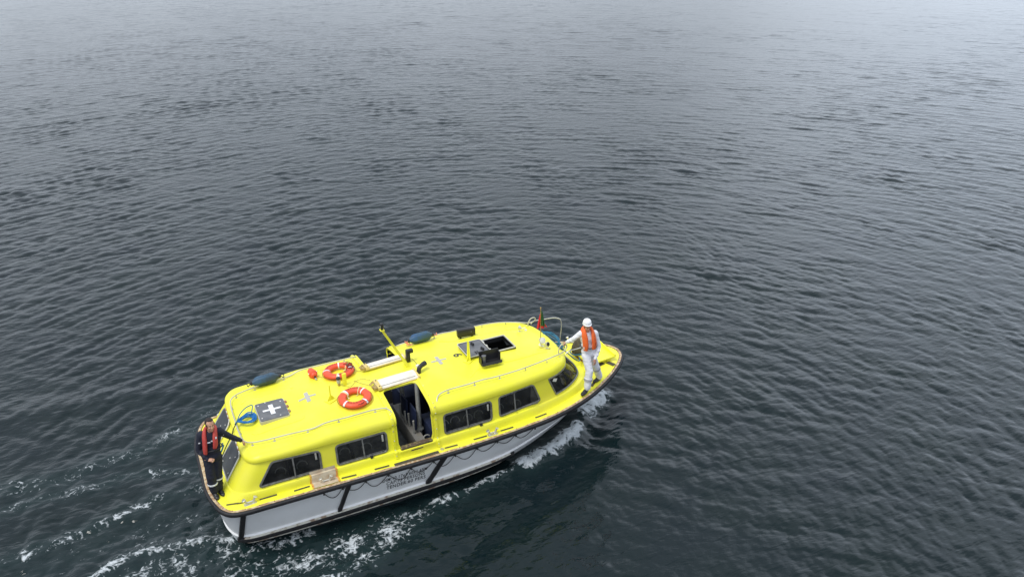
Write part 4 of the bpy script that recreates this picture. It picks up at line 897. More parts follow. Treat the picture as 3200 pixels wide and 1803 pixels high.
# yellow bracket posts
def bracket(x, y, h, w0, w1, name='bracket_post'):
    z = zr(x, y); e = empty(name, (x, y, z)); e.parent = boat
    m = MB(); m.box((0, 0, .008), (.17, .21, .018), bev=.003); m.build('base_plate', 'yellow', e)
    m = MB(); V = [(-w0/2, -.004, .015), (w0/2, -.004, .015), (w1/2, -.004, h), (-w1/2, -.004, h), (-w0/2, .004, .015), (w0/2, .004, .015), (w1/2, .004, h), (-w1/2, .004, h)]
    m.add(V, [(0, 1, 2, 3), (7, 6, 5, 4), (0, 4, 5, 1), (1, 5, 6, 2), (2, 6, 7, 3), (3, 7, 4, 0)]); m.build('upright', 'yellow', e)
    m = MB(); V = [(-.003, -.105, .015), (-.003, .105, .015), (-.003, .018, .13), (-.003, .014, h), (-.003, -.014, h), (-.003, -.018, .13)]; V += [(x_+.006, y_, z_) for x_, y_, z_ in V]
    m.add(V, [tuple(range(6)), tuple(range(6, 12))[::-1]]+[(k, (k+1) % 6, 6+(k+1) % 6, 6+k) for k in range(6)]); m.build('gusset', 'yellow', e)
    e.rotation_euler = (0, 0, R(-62)); return e
bracket(2.665, -.40, .36, .035, .025); bracket(5.84, -.34, .50, .11, .055)
m = MB(); m.box((3.09, .03, zr(3.09, .03)+.14), (.085, .06, .30), bev=.012); m.build('roof_post', 'yellow', boat)
# small all-round lamp beside the post
e = empty('roof_lamp', (2.97, .07, zr(2.97, .07))); e.parent = boat
m = MB(); m.lathe([(.03, 0), (.03, .05), (.02, .06)], n=12); m.build('lamp_base', 'bronze', e)
m = MB(); m.lathe([(.035, .06), (.042, .08), (.042, .15), (.035, .16)], n=14); m.build('lamp_lens', 'greypost', e)
m = MB(); m.lathe([(.046, .16), (.052, .175), (.045, .20), (.02, .215), (0, .216)], n=14); m.build('lamp_cap', 'black', e)
# folding mast
b0 = Vector((4.54, .12, 2.33)); b1 = Vector((4.02, .06, 3.36)); ax = (b1-b0).normalized(); sd_ = Vector((0, 1, 0)); fwd = ax.cross(sd_).normalized()
ms_ = empty('mast', b0); ms_.parent = boat
m = MB(); V = []
for t, w, d in ((-.03, .235, .03), (.13, .20, .03), (.36, .062, .03), (1.0, .042, .024)):
    p = (b1-b0)*t
    for a, b in ((-1, -1), (1, -1), (1, 1), (-1, 1)): V.append(p+sd_*a*w/2+fwd*b*d)
m.add(V, [(a*4+k, a*4+(k+1) % 4, (a+1)*4+(k+1) % 4, (a+1)*4+k) for a in range(3) for k in range(4)]+[(0, 1, 2, 3), (15, 14, 13, 12)]); m.build('mast_arm', 'yellow', ms_)
tp = b1-b0; m = MB(); m.box(tp+Vector((0, 0, .006)), (.09, .11, .014)); m.build('lamp_bracket', 'yellow', ms_)
m = MB(); m.lathe([(.028, .0), (.03, .03), (.022, .04)], tp+Vector((0, 0, .014)), n=14); m.lathe([(.04, .04), (.044, .055), (.044, .13), (.036, .15), (0, .152)], tp+Vector((0, 0, .014)), n=14); m.build('mast_lamp', 'black', ms_)
m = MB(); m.box(tp+Vector((-.036, -.018, .10)), (.012, .03, .05)); m.build('lamp_lens', 'greypost', ms_)
# horn box and vent elbow in front of the mast
e = empty('horn', (4.62, .27, zr(4.62, .27))); e.parent = boat
m = MB(); m.box((0, 0, .13), (.09, .10, .27), bev=.015); m.build('horn_body', 'black', e); m = MB(); m.box((.04, 0, .26), (.165, .10, .09), bev=.02); m.build('horn_trumpet', 'black', e)
m = MB(); m.tube(spline([(4.66, -.30, 2.27), (4.66, -.30, 2.36), (4.68, -.29, 2.425), (4.75, -.26, 2.46), (4.85, -.22, 2.475)], 16), [.050]*12+[.056]*4, 14); m.build('vent_elbow', 'black', boat)
m = MB(); m.lathe([(.045, 0), (.04, .05), (.02, .06)], (4.72, -.06, 2.32), n=12); m.build('cable_gland', 'white', boat)
m = MB(); m.tube(spline([(4.64, .24, 2.35), (4.66, .16, 2.44), (4.70, .06, 2.41), (4.72, -.04, 2.38)], 12), .006, 5); m.build('cable', 'rope_dark', boat)
# searchlights
for x, y, yaw, s_ in ((7.54, .49, 2.3, .8), (7.70, -.36, -1.5, 1.25), (7.79, -.46, -1.2, .9)):
    z = zr(x, y); e = empty('searchlight', (x, y, z)); e.parent = boat; e.rotation_euler = (0, 0, yaw); e.scale = (s_,)*3
    m = MB(); m.lathe([(.035, 0), (.035, .012), (.012, .02), (.012, .09)], n=12); m.build('stand', 'steel', e)
    m = MB(); m.lathe([(.02, -.07), (.045, -.05), (.06, 0), (.064, .03), (.058, .032)], (0, 0, .13), axis=(.9, 0, .35), n=16); m.build('lamp_housing', 'steel', e)
    m = MB(); m.lathe([(.055, .033), (.05, .036), (0, .037)], (0, 0, .13), axis=(.9, 0, .35), n=16); m.build('lamp_lens', 'black' if s_ < 1 else 'white', e)
m = MB(); m.tube(spline([(7.60, -.42, zr(7.6, -.42)+.01), (7.68, -.52, zr(7.6, -.5)+.01), (7.80, -.56, zr(7.7, -.55)+.01), (7.84, -.48, zr(7.8, -.5)+.01)], 14), .005, 5); m.build('cable', 'bronze', boat)
m = MB(); m.tube([(7.56, .49, 2.31), (7.74, .56, 2.28)], .010, 6); m.lathe([(.035, 0), (.03, .03)], (7.75, .56, zr(7.75, .56)), n=10); m.build('light_arm', 'white', boat)
# two black battery boxes on feet
def bbox(cx, cy, yaw, w, h, d, rail_d):
    z = zr(cx, cy); e = empty('equipment_box', (cx, cy, z)); e.parent = boat; e.rotation_euler = (0, 0, yaw)
    m = MB(); m.box((0, 0, .05+h/2), (w, d, h), bev=.012); m.build('box_body', 'black', e)
    for s_ in (-1, 1): m = MB(); m.box((s_*w*.33, 0, .027), (.04, d*.6, .055)); m.build('box_foot', 'black', e)
    m = MB(); m.lathe([(.008, 0), (.008, .004)], (w*.25, -d/2, .05+h*.6), axis=(0, -1, 0), n=8); m.build('screw', 'greypost', e)
    return e
e1 = bbox(6.27, .80, R(-7), .44, .19, .13, 0)
e2 = empty('equipment_box', (6.22, -.66, zr(6.22, -.66))); e2.parent = boat; e2.rotation_euler = (0, 0, R(-4))
m = MB(); m.box((0, .09, .17), (.46, .015, .27)); m.box((0, -.02, .05), (.46, .2, .02)); m.box((-.225, .01, .13), (.015, .17, .19)); m.box((.225, .02, .15), (.015, .15, .23)); m.box((.01, -.11, .075), (.47, .02, .06), rot=Euler((-.35, 0, 0))); m.build('open_tray', 'black', e2)
m = MB(); m.lathe([(.045, 0), (.045, .16), (.052, .165), (.052, .185)], (-.15, -.01, .06), n=14); m.build('canister', 'dark_panel', e2)
for s_ in (-1, 1): m = MB(); m.box((s_*.15, .0, .02), (.04, .12, .05)); m.build('box_foot', 'black', e2)
# raised platform on the bow deck
pf = empty('bow_platform'); pf.parent = boat
V = []; corners = [(9.03, -.52), (9.70, -.44), (9.70, .42), (8.98, .50)]
P3 = [(9.04, -.50), (9.70, -.44), (9.74, .40), (9.0, .16), (8.93, -.28)]
P3 = [(9.03, -.48), (9.70, -.44), (9.74, .42), (9.02, .46), (8.95, .20), (8.95, -.25)]
n = len(P3); V = [(x, y, 1.415) for x, y in P3]+[(x, y, 1.45) for x, y in P3]; obj('platform_top', V, [tuple(range(n, 2*n)), tuple(range(n))[::-1]]+[(k, (k+1) % n, n+(k+1) % n, n+k) for k in range(n)], 'yellow', pf)
m = MB(); m.box((9.735, -.01, 1.475), (.025, .92, .075), rot=Euler((0, .15, R(-2.5)))); m.build('platform_lip', 'yellow', pf)
for x, y in ((9.58, -.36), (9.6, .34), (9.12, -.34), (9.1, .34)): m = MB(); m.box((x, y, 1.34), (.10, .10, .17)); m.build('platform_leg', 'yellow', pf)
m = MB(); m.lathe([(.05, 0), (.05, .006), (0, .007)], (9.36, -.18, 1.45), n=18); m.build('fixing_plate', 'bronze', pf)
m = MB(); m.lathe([(.018, 0), (.018, .006), (0, .007)], (9.45, .05, 1.45), n=10); m.build('fixing_plate', 'bronze', pf)
m = MB(); m.box((9.05, .20, 1.31), (.09, .5, .06)); m.build('fairlead_slot', 'rust_dark', boat)
m = MB(); m.box((8.90, 0, 1.292), (.16, 1.3, .03)); m.build('foredeck_ledge', 'yellow', boat)
# port bow roller
m = MB(); m.tube([(9.42, .88, 1.34), (9.52, .76, 1.34)], .035, 10); m.box((9.46, .84, 1.31), (.20, .14, .03), rot=Euler((0, 0, R(-50))), bev=.005); m.build('bow_roller', 'steel', boat)

# ------------------------------------------------------------------ loose things on the roof
def ring_buoy(loc, rot, name_bottom, name_top, label, tilt=(0, 0), wrap=True):
    e = empty('lifebuoy', loc); e.rotation_euler = (tilt[0], tilt[1], rot); tag(e, label, 'lifebuoy', 'ring lifebuoys on the roof')
    Rm, rx, rz = .262, .084, .060; V = []; F = []; NU, NV = 72, 16; mi = []
    for i in range(NU):
        a = 2*math.pi*i/NU; lump = 1+.012*math.sin(a*5+1)+.01*math.sin(a*9)
        for j in range(NV):
            b = 2*math.pi*j/NV; cx_ = math.cos(b); sz = math.sin(b); V.append(((Rm+rx*cx_*lump)*math.cos(a), (Rm+rx*cx_*lump)*math.sin(a), rz+rz*sz*lump))
    for i in range(NU):
        for j in range(NV): F.append((i*NV+j, ((i+1) % NU)*NV+j, ((i+1) % NU)*NV+(j+1) % NV, i*NV+(j+1) % NV))
    obj('ring', V, F, 'orange', e)
    for q in range(4):
        c0 = math.pi/4+q*math.pi/2; V = []; F = []
        for i, a in enumerate(np.linspace(c0-.068, c0+.068, 5)):
            for j in range(NV):
                b = 2*math.pi*j/NV; V.append(((Rm+(rx+.003)*math.cos(b))*math.cos(a), (Rm+(rx+.003)*math.cos(b))*math.sin(a), rz+(rz+.003)*math.sin(b)))
        for i in range(4):
            for j in range(NV): F.append((i*NV+j, (i+1)*NV+j, (i+1)*NV+(j+1) % NV, i*NV+(j+1) % NV))
        obj('reflective_band', V, F, 'white_mark', e)
    m = MB(); P = []
    for i in range(73):
        a = 2*math.pi*i/72; sag = abs(math.sin(2*(a-math.pi/4)))**.8; rr_ = Rm+rx+.004+.012*sag; P.append((rr_*math.cos(a), rr_*math.sin(a), rz*.9-.01*sag))
    m.tube(P[:-1], .0055, 5, closed=True); m.build('grab_rope', 'orange_mark', e)
    for s, c0 in ((name_bottom, -math.pi/2), (name_top, math.pi/2)):
        v, f = text_mesh(s, .05, 1.25, .0, 1.15); W = v[:, 0].max(); V = []
        for x, y in v:
            off = -.0 + (y-.02)*1.0
            if c0 < 0: a = c0+(x-W/2)/Rm; rr_ = Rm-off
            else: a = c0-(x-W/2)/Rm; rr_ = Rm+off
            if c0 < 0: rr_ = Rm-.02+off*-1+.02
            q = (rr_-Rm)/rx; V.append((rr_*math.cos(a), rr_*math.sin(a), rz+rz*math.sqrt(max(0, 1-q*q))+.003))
        obj('lettering', V, f, 'orange_mark', e, angle=180)
    return e
z1_ = zr(3.13, -.64)+.0; b1_ = ring_buoy((3.12, -.62, z1_+.012), R(-12), 'MADEIRA', 'ASTORIA', 'orange ring lifebuoy with dark lettering, the nearer one beside the open side door', tilt=(R(4), 0))
b2_ = ring_buoy((3.11, .585, zr(3.11, .585)+.012), R(30), 'MADEIRA', 'ASTORIA', 'orange ring lifebuoy wrapped with red cord, the farther one by the float light', tilt=(R(-4), 0))
for e, tabs in ((b1_, (math.pi*.80, math.pi*.36)), (b2_, (math.pi*1.22, math.pi*-.05))):
    for a in tabs:
        m = MB(); P = []
        for b in np.linspace(-.35, 2.9, 12): P.append(((.265+.086*math.cos(b))*math.cos(a), (.265+.086*math.cos(b))*math.sin(a), .058+.066*math.sin(b)))
        P.append((.17*math.cos(a), .17*math.sin(a), .012)); P.append((.13*math.cos(a+.15), .13*math.sin(a+.15), .008))
        m.tube(P, .016, 6, flat=.3); m.build('securing_strap', mat('cream_strap', (.80, .74, .38), .7), e)
m = MB(); rg = random.Random(3)
for k in range(7):
    a0 = -1.0+rg.uniform(-.3, .3); P = []
    for t in np.linspace(0, 1, 9): a = a0+t*.9+rg.uniform(-.05, .05); r_ = .265+.07*math.sin(t*6+k); P.append((r_*math.cos(a), r_*math.sin(a), .118+.012*rg.random()))
    m.tube(spline(P, 24), .007, 5)
P = [(.265*math.cos(a), .265*math.sin(a), .125) for a in (-.2, -.3)]+[(.02, -.20, .10), (-.12, -.23, .115), (-.2, -.2, .125)]
m.tube(spline(P, 20), .006, 5); m.build('cord_wrap', 'orange_mark', b2_)
m = MB()
for k in range(3):
    P = []; 
    for t in np.linspace(0, 1, 9): a = -1.45+t*(1.0-.2*k)+.02*k; r_ = .30+.03*math.sin(t*7+k*2); P.append((r_*math.cos(a), r_*math.sin(a), .112-.02*abs(t-.5)))
    m.tube(spline(P, 24), .005, 5)
m.build('cord_wrap', 'orange_mark', b1_)
# float light
e = empty('float_light', (2.57, .74, zr(2.57, .74)+.085)); e.rotation_euler = (0, 0, R(-82)); tag(e, 'small orange float light lying on the roof behind the lifebuoys', 'float light')
m = MB(); m.lathe([(.0, -.17), (.05, -.165), (.075, -.12), (.085, -.04), (.095, -.03), (.095, .03), (.08, .04), (.065, .06), (.06, .10), (.03, .115)], axis=(1, 0, -.12), n=20); m.build('float_body', 'orange', e)
m = MB(); m.lathe([(.022, .11), (.022, .135), (0, .136)], axis=(1, 0, -.12), n=12); m.build('lens_socket', 'black', e)
m = MB(); m.box((.17, .0, -.045), (.07, .035, .03), bev=.006); m.build('bracket_clip', 'greypost', e)
for s_ in (-1, 1): m = MB(); m.ell((.0, s_*.088, .03), (.016, .016, .016)); m.build('stud', 'white', e)
# thin lanyards
for P, lab in (([(2.84, .55, 2.275), (2.70, .62, 2.27), (2.64, .80, 2.25), (2.73, .97, 2.235), (2.84, .92, 2.24)], 'thin dark lanyard looped left of the farther lifebuoy'),
               ([(3.42, .52, 2.30), (3.52, .44, 2.28), (3.60, .42, 2.29), (3.70, .44, 2.34)], 'thin dark lanyard between the farther lifebuoy and the far roof board'),
               ([(3.02, .02, 2.285), (3.18, -.10, 2.285), (3.34, .04, 2.30), (3.46, .06, 2.30), (3.62, -.08, 2.31)], 'thin dark lanyard from the yellow roof post to the near roof board'),
               ([(3.30, .10, 2.29), (3.42, -.10, 2.29), (3.58, -.30, 2.295)], 'thin dark lanyard crossing to the torn end of the near roof board')):
    m = MB(); m.tube(spline(P, 24), .0045, 5); o = m.build('lanyard', 'bronze', None); tag(o, lab, 'cord', 'thin cords on the roof')
# white boards
def board(c, L_, W_, yaw, roll, label, seed, z):
    e = empty('roof_board', (c[0], c[1], z)); e.rotation_euler = (roll, 0, yaw); tag(e, label, 'board', 'worn white boards over the doors')
    n = 26; V = []; rg = random.Random(seed); prof = [(-.5, .0), (-.5, .035), (-.42, .055), (-.30, .045), (-.24, .058), (.0, .066), (.2, .064), (.42, .055), (.5, .03), (.5, .0)]
    for i in range(n):
        x = -L_/2+L_*i/(n-1); dw = 1-.10*(abs(x)/(L_/2))**6; 
        for y, zz in prof: V.append((x, y*W_*dw+rg.uniform(-.002, .002), zz+rg.uniform(-.0012, .0012)))
    k = len(prof); F = [(a*k+j, a*k+(j+1) % k, (a+1)*k+(j+1) % k, (a+1)*k+j) for a in range(n-1) for j in range(k)]+[tuple(range(k)), tuple((n-1)*k+j for j in range(k))[::-1]]
    obj('board', V, F, 'cream', e, angle=25)
    for x0, w in ((-L_/2+.045, .09), (L_/2-.02, .045)):
        m = MB(); m.box((x0, 0, .036), (w, W_*1.02, .068), bev=.01); m.build('end_cap', 'board_edge', e)
    m = MB(); m.box((0, -W_/2-.004, .018), (L_*.96, .012, .022)); m.build('edge_strip', 'board_edge', e)
    m = MB(); m.box((-.02, -W_*.28, .0535), (L_*.86, .012, .006)); m.build('groove', 'greypost', e)
    for s_ in (-1, 1): m = MB(); m.lathe([(.014, 0), (.014, .01)], (-L_/2+.05, s_*W_*.33, .068), n=8); m.build('eyelet', 'black', e)
    e2_ = MB(); V = [(-L_/2, -W_*.45, .0), (-L_/2, -W_*.05, .0), (-L_/2-.10, -W_*.15, .03), (-L_/2-.09, -W_*.40, .02), (-L_/2, -W_*.45, .07), (-L_/2, -W_*.05, .06), (-L_/2-.11, -W_*.12, .075), (-L_/2-.08, -W_*.42, .06)]
    e2_.add(V, [(0, 1, 2, 3), (7, 6, 5, 4), (0, 3, 7, 4), (1, 5, 6, 2), (3, 2, 6, 7)]); e2_.build('torn_bracket', 'bronze', e, angle=20)
    m = MB(); m.box((-L_/2-.05, W_*.28, .045), (.11, .05, .012), rot=Euler((.2, -.35, .3))); m.build('torn_bracket', 'bronze', e)
    return e
board((4.12, -.375, 0), .97, .34, R(4), R(6), 'wide worn white board lying along the roof above the open side door', 1, 2.315)
board((4.13, .46, 0), .98, .24, R(4), R(-5), 'narrow worn white board lying along the far side of the roof by the mast', 2, 2.315)
# blue fenders on the rails
def fender(x, y, z, yaw, label, mt, cord):
    e = empty('fender', (x, y, z)); e.rotation_euler = (0, R(-1.5), yaw); tag(e, label, 'fender', 'blue fenders lashed to the far roof rail')
    pr = [(.0, -.335), (.03, -.33), (.045, -.30), (.05, -.27), (.10, -.20), (.112, -.16), (.115, 0), (.112, .16), (.10, .20), (.05, .27), (.045, .30), (.03, .33), (0, .335)]
    m = MB(); V = []; n = 24
    for r_, t in pr:
        for k in range(n): a = 2*math.pi*k/n; rr_ = r_*(1+.045*math.cos(a*6)*(1 if r_ > .06 else 0)); V.append((t, rr_*math.cos(a), rr_*math.sin(a)))
    F = [(i*n+k, i*n+(k+1) % n, (i+1)*n+(k+1) % n, (i+1)*n+k) for i in range(len(pr)-1) for k in range(n)]
    obj('fender_body', V, F, mt, e)
    for s_ in (-1, 1): m = MB(); m.lathe([(.048, .0), (.05, .03), (.04, .045)], (s_*.285, 0, 0), axis=(s_, 0, 0), n=14); m.build('end_collar', 'black', e)
    m = MB()
    for s_ in (-1, 1): m.tube(spline([(s_*.33, 0, 0), (s_*.37, -.02, -.04), (s_*.39, -.05, -.02), (s_*.40, -.01, .02)], 10), .010, 5)
    if cord:
        for k in range(5): m.tube(spline([(-.37, -.03, 0), (-.38+.02*k, -.07-.02*k, -.05), (-.40+.035*k, -.13, -.06+.01*k)], 8), .007, 5)
    pieces(m.build('lashing', 'orange_cord' if cord else 'rope_dark', e)); return e
fender(1.61, 1.14, 2.225, R(1), 'teal-blue fender lashed to the far rail of the aft roof', 'fteal', False)
fender(5.25, 1.16, 2.345, R(1), 'brighter blue fender with orange cord on the far rail of the forward roof', 'fblue', True)
# rope hanks
def hank(name, centre, ux, uy, n, R1, R2, seed, mt, label, r=.011, lift_=.03, neck=None):
    rg = random.Random(seed); m = MB(); c = Vector(centre); ux = Vector(ux).normalized(); uy = Vector(uy).normalized(); uz = ux.cross(uy).normalized()
    P = []
    for k in range(n):
        ph = rg.uniform(-.25, .25); a_ = R1*rg.uniform(.72, 1.05); b_ = R2*rg.uniform(.55, 1.05); ox, oy = rg.uniform(-.02, .02), rg.uniform(-.03, .03)
        for t in range(10):
            th = math.pi+2*math.pi*t/10; x = math.cos(th+.0); y = math.sin(th)
            squeeze = 1.0 if neck is None else (0.18+.82*((x+1)/2)**.6)
            P.append(c+ux*(x*a_+ox+R1)+uy*(y*b_*squeeze+oy+ph*.04)+uz*(rg.uniform(.0, lift_)))
    m.tube(spline([tuple(p) for p in P], n*46), r, 6); o = m.build(name, mt, None); tag(o, label, 'rope'); return o, m
ra, _ = hank('coiled_rope', (.79, -.16, 2.155), (1, -.05, 0), (.05, 1, .0), 8, .185, .235, 4, 'rope', 'bright blue rope hank lying on the aft roof by the stern rail', neck=True, lift_=.055)
m = MB(); m.tube(spline([(.79, -.15, 2.18), (.90, .02, 2.24), (1.05, .16, 2.26), (1.16, .18, 2.26), (1.13, .06, 2.22), (1.08, -.08, 2.20)], 30), .011, 6)
m.tube(spline([(.80, -.15, 2.19), (.76, -.19, 2.17), (.745, -.16, 2.13), (.79, -.14, 2.15)], 16), .013, 6)
t_ = m.build('rope_tail', 'rope_teal', ra)
m = MB(); m.tube(spline([(.77, -.17, 2.15), (.70, -.20, 2.06), (.64, -.22, 1.93), (.52, -.24, 1.76), (.44, -.24, 1.62), (.36, -.22, 1.45), (.33, -.20, 1.36)], 30), .011, 6)
t_ = m.build('rope_tail', 'rope_dark', ra)
m = MB(); m.tube(spline([(.44, -.30, 1.86), (.42, -.38, 1.80), (.38, -.36, 1.70), (.42, -.28, 1.72), (.45, -.30, 1.80), (.36, -.34, 1.66), (.30, -.32, 1.50), (.26, -.30, 1.42)], 40), .013, 6); t_ = m.build('rope_tail', 'rope_teal', ra)
rb_, _ = hank('coiled_rope', (8.14, .40, 2.14), (.18, -.98, -.10), (.95, .18, .30), 5, .34, .15, 9, 'rope_teal', 'teal-blue rope hank hanging over the windscreen by the bow handrails', r=.012, lift_=.05)
m = MB(); m.tube(spline([(8.12, .42, 2.16), (8.2, .1, 2.12), (8.26, -.2, 2.10), (8.24, -.32, 2.13), (8.16, -.30, 2.16)], 30), .013, 6); m.tube(spline([(8.3, -.1, 1.95), (8.45, -.3, 1.80), (8.62, -.35, 1.62), (8.78, -.30, 1.50), (8.9, -.1, 1.47)], 30), .014, 6); m.build('rope_tail', 'rope_teal', rb_)
rg = random.Random(8); m = MB()
for k in range(5):
    P = [(8.13+rg.uniform(-.06, .10), -.42+rg.uniform(-.14, .10), 2.14+rg.uniform(-.08, .06)) for _ in range(7)]; m.tube(spline(P, 30), .008, 5)
o = m.build('lashing_line', 'rope_teal', None); tag(o, 'tangle of thin line knotted inside the rail loop at the front of the roof', 'rope')
# olive canvas bag on the bow platform
e = empty('canvas_bag', (9.02, .16, 1.45)); tag(e, 'olive canvas bag with blue rope round its foot on the bow platform', 'bag')
m = MB(); V = []; n = 20; pr = [(.14, 0), (.17, .05), (.175, .14), (.15, .25), (.11, .33), (.06, .39), (.02, .41)]
for i, (r_, z) in enumerate(pr):
    for k in range(n): a = 2*math.pi*k/n; q = r_*(1+.10*math.cos(3*a+i*.5)+.05*math.sin(7*a)); V.append((q*math.cos(a)*1.1+.12*z, q*math.sin(a)*.95, z))
obj('bag_body', V, [(i*n+k, i*n+(k+1) % n, (i+1)*n+(k+1) % n, (i+1)*n+k) for i in range(len(pr)-1) for k in range(n)]+[tuple(range((len(pr)-1)*n, len(pr)*n))], 'canvas', e)
m = MB(); m.tube([(.19*math.cos(a)*1.1, .18*math.sin(a), .03+.01*math.sin(3*a)) for a in np.linspace(0, 6.2, 26)], .016, 6); m.build('bag_rope', 'rope_teal', e)
m = MB(); m.lathe([(.022, 0), (.022, .008), (.01, .009)], (.03, -.17, .19), axis=(.1, -1, .2), n=12); m.build('eyelet', 'steel', e)
# flag
zf = zr(7.70, -.30); e = empty('flag', (7.70, -.30, zf)); tag(e, 'small red and green flag hanging on a brown staff on the forward roof', 'flag')
m = MB(); m.lathe([(.05, 0), (.05, .02), (.03, .05), (.022, .07)], n=14); m.build('staff_socket', 'white', e)
m = MB(); m.tube([(0, 0, .04), (.0, .0, .98)], .010, 8); m.lathe([(.016, 0), (.018, .02), (0, .035)], (0, 0, .97), n=10); m.build('staff', 'bronze', e)
def drape(x0, w0, w1, zt, zb, seed, name, mt, dy):
    nu, nv = 14, 22; rg = random.Random(seed); V = []
    for j in range(nv):
        t = j/(nv-1); w = w0+(w1-w0)*t**.8; z = zt+(zb-zt)*t
        for i in range(nu):
            s_ = i/(nu-1); V.append((x0*t+w*(s_-.1)*math.cos(.4), dy+.022*math.sin(s_*11+seed+t*1.5)*(.3+t)-w*(s_-.1)*.35, z-.05*abs(s_-.5)*t))
    o = obj(name, V, [(a*nu+b, a*nu+b+1, (a+1)*nu+b+1, (a+1)*nu+b) for a in range(nv-1) for b in range(nu-1)], mt, e); s = o.modifiers.new('s', 'SOLIDIFY'); s.thickness = .004; apply_mods(o); return o
drape(-.08, .03, .20, .82, .47, 2, 'flag_cloth_red', 'red', .02); drape(.0, .02, .085, .92, .54, 5, 'flag_cloth_green', 'green', -.03); drape(.05, .02, .13, .66, .49, 8, 'flag_cloth_red', 'red', -.02)

# ------------------------------------------------------------------ the two crewmen
def remesh(m, name, material, voxel, smooth=4, wrinkle=0.0, seed=0, parent=None, sharpen=None):
    o = m.build(name, material, None, angle=180)
    md = o.modifiers.new('r', 'REMESH'); md.mode = 'VOXEL'; md.voxel_size = voxel; md.use_smooth_shade = True
    s = o.modifiers.new('s', 'SMOOTH'); s.factor = .5; s.iterations = smooth
    apply_mods(o); me = o.data
    if wrinkle:
        n = len(me.vertices); co = np.empty(n*3); me.vertices.foreach_get('co', co); co = co.reshape(-1, 3); nn = np.empty(n*3); me.vertices.foreach_get('normal', nn); nn = nn.reshape(-1, 3)
        rg = np.random.default_rng(seed); d = np.zeros(n)
        for _ in range(22):
            k = rg.normal(0, 1, 3); k[2] *= 1.9; k = k/np.linalg.norm(k)*rg.uniform(22, 75); d += np.sin(co@k+rg.uniform(0, 6.28)+1.2*np.sin(co@(k[::-1]*.4)))/ (np.linalg.norm(k)/40+.4)
        d = -np.abs(d/5)+.35; co = co+nn*(d*wrinkle)[:, None]; me.vertices.foreach_set('co', co.ravel()); me.update()
    me.materials.clear(); me.materials.append(M[material]); me.shade_smooth()
    if parent: adopt(parent, o)
    return o
def frame(f, u=(0, 0, 1)):
    f = Vector(f).normalized(); u = Vector(u); l = u.cross(f).normalized(); u = f.cross(l).normalized(); return f, l, u   # forward, left, up
def hand(m, wrist, d, n, side, curl, spread=.0, s=1.0, thumb_out=1.0):
    """d = along the hand, n = back-of-hand normal, side=+1 left hand, -1 right hand; fingers curl away from n"""
    d = Vector(d).normalized(); n = Vector(n); n = (n-d*n.dot(d)).normalized(); t = d.cross(n).normalized()*side   # t points to the thumb side
    w = Vector(wrist); pc = w+d*.048*s
    rot = Matrix((t, n, d)).transposed()
    m.ell(pc, (.041*s, .0165*s, .054*s), rot); m.cap(w-d*.03, w+d*.02, .028*s, .027*s)
    for k, (off, ln) in enumerate(((.029, .072), (.010, .080), (-.010, .075), (-.029, .058))):
        p = w+d*.088*s+t*off*s; a = curl*(.55+.06*k); q = d*math.cos(a)-n*math.sin(a)+t*spread*(1.5-k)*.12; q.normalize()
        p1 = p+q*ln*.45*s; a2 = curl*(1.25+.08*k); q2 = d*math.cos(a2)-n*math.sin(a2); p2 = p1+q2*ln*.32*s; a3 = curl*(1.8+.08*k); q3 = d*math.cos(a3)-n*math.sin(a3); p3 = p2+q3*ln*.25*s
        m.cap(p-d*.02, p1, .0098*s, .0092*s, n=8); m.cap(p1, p2, .0092*s, .0086*s, n=8); m.cap(p2, p3, .0086*s, .0076*s, n=8)
    b = w+d*.028*s+t*.030*s; q = (d*.62+t*.75*thumb_out-n*.25*curl).normalized(); p1 = b+q*.040*s; q2 = (d*.85+t*.35*thumb_out-n*.5*curl).normalized(); p2 = p1+q2*.032*s
    m.cap(b-q*.015, p1, .0135*s, .0108*s, n=8); m.cap(p1, p2, .0108*s, .009*s, n=8)
def head(m, c, f, up):
    f, l, u = frame(f, up); rot = Matrix((l, f, u)).transposed(); P = lambda a, b, z: Vector(c)+l*a+f*b+u*z
    m.ell(P(0, -.012, .030), (.075, .095, .088), rot, nu=20, nv=14)         # skull
    m.ell(P(0, .022, -.040), (.058, .066, .078), rot, nu=18, nv=12)         # face
    m.ell(P(0, .050, -.098), (.030, .030, .024), rot)                        # chin
    m.ell(P(0, .010, -.080), (.052, .055, .034), rot)                        # jaw
    m.cap(P(0, .083, .004), P(0, .103, -.034), .008, .013, n=8); m.ell(P(0, .096, -.040), (.019, .013, .010), rot)   # nose
    m.ell(P(0, .076, .022), (.052, .014, .010), rot)                         # brow
    for s_ in (-1, 1):
        m.ell(P(s_*.036, .070, -.030), (.018, .014, .016), rot)             # cheek
        m.ell(P(s_*.078, -.006, -.010), (.011, .020, .032), rot)            # ear
    m.ell(P(0, .086, -.066), (.022, .009, .006), rot); m.ell(P(0, .084, -.076), (.019, .009, .006), rot)  # lips
    return P, rot
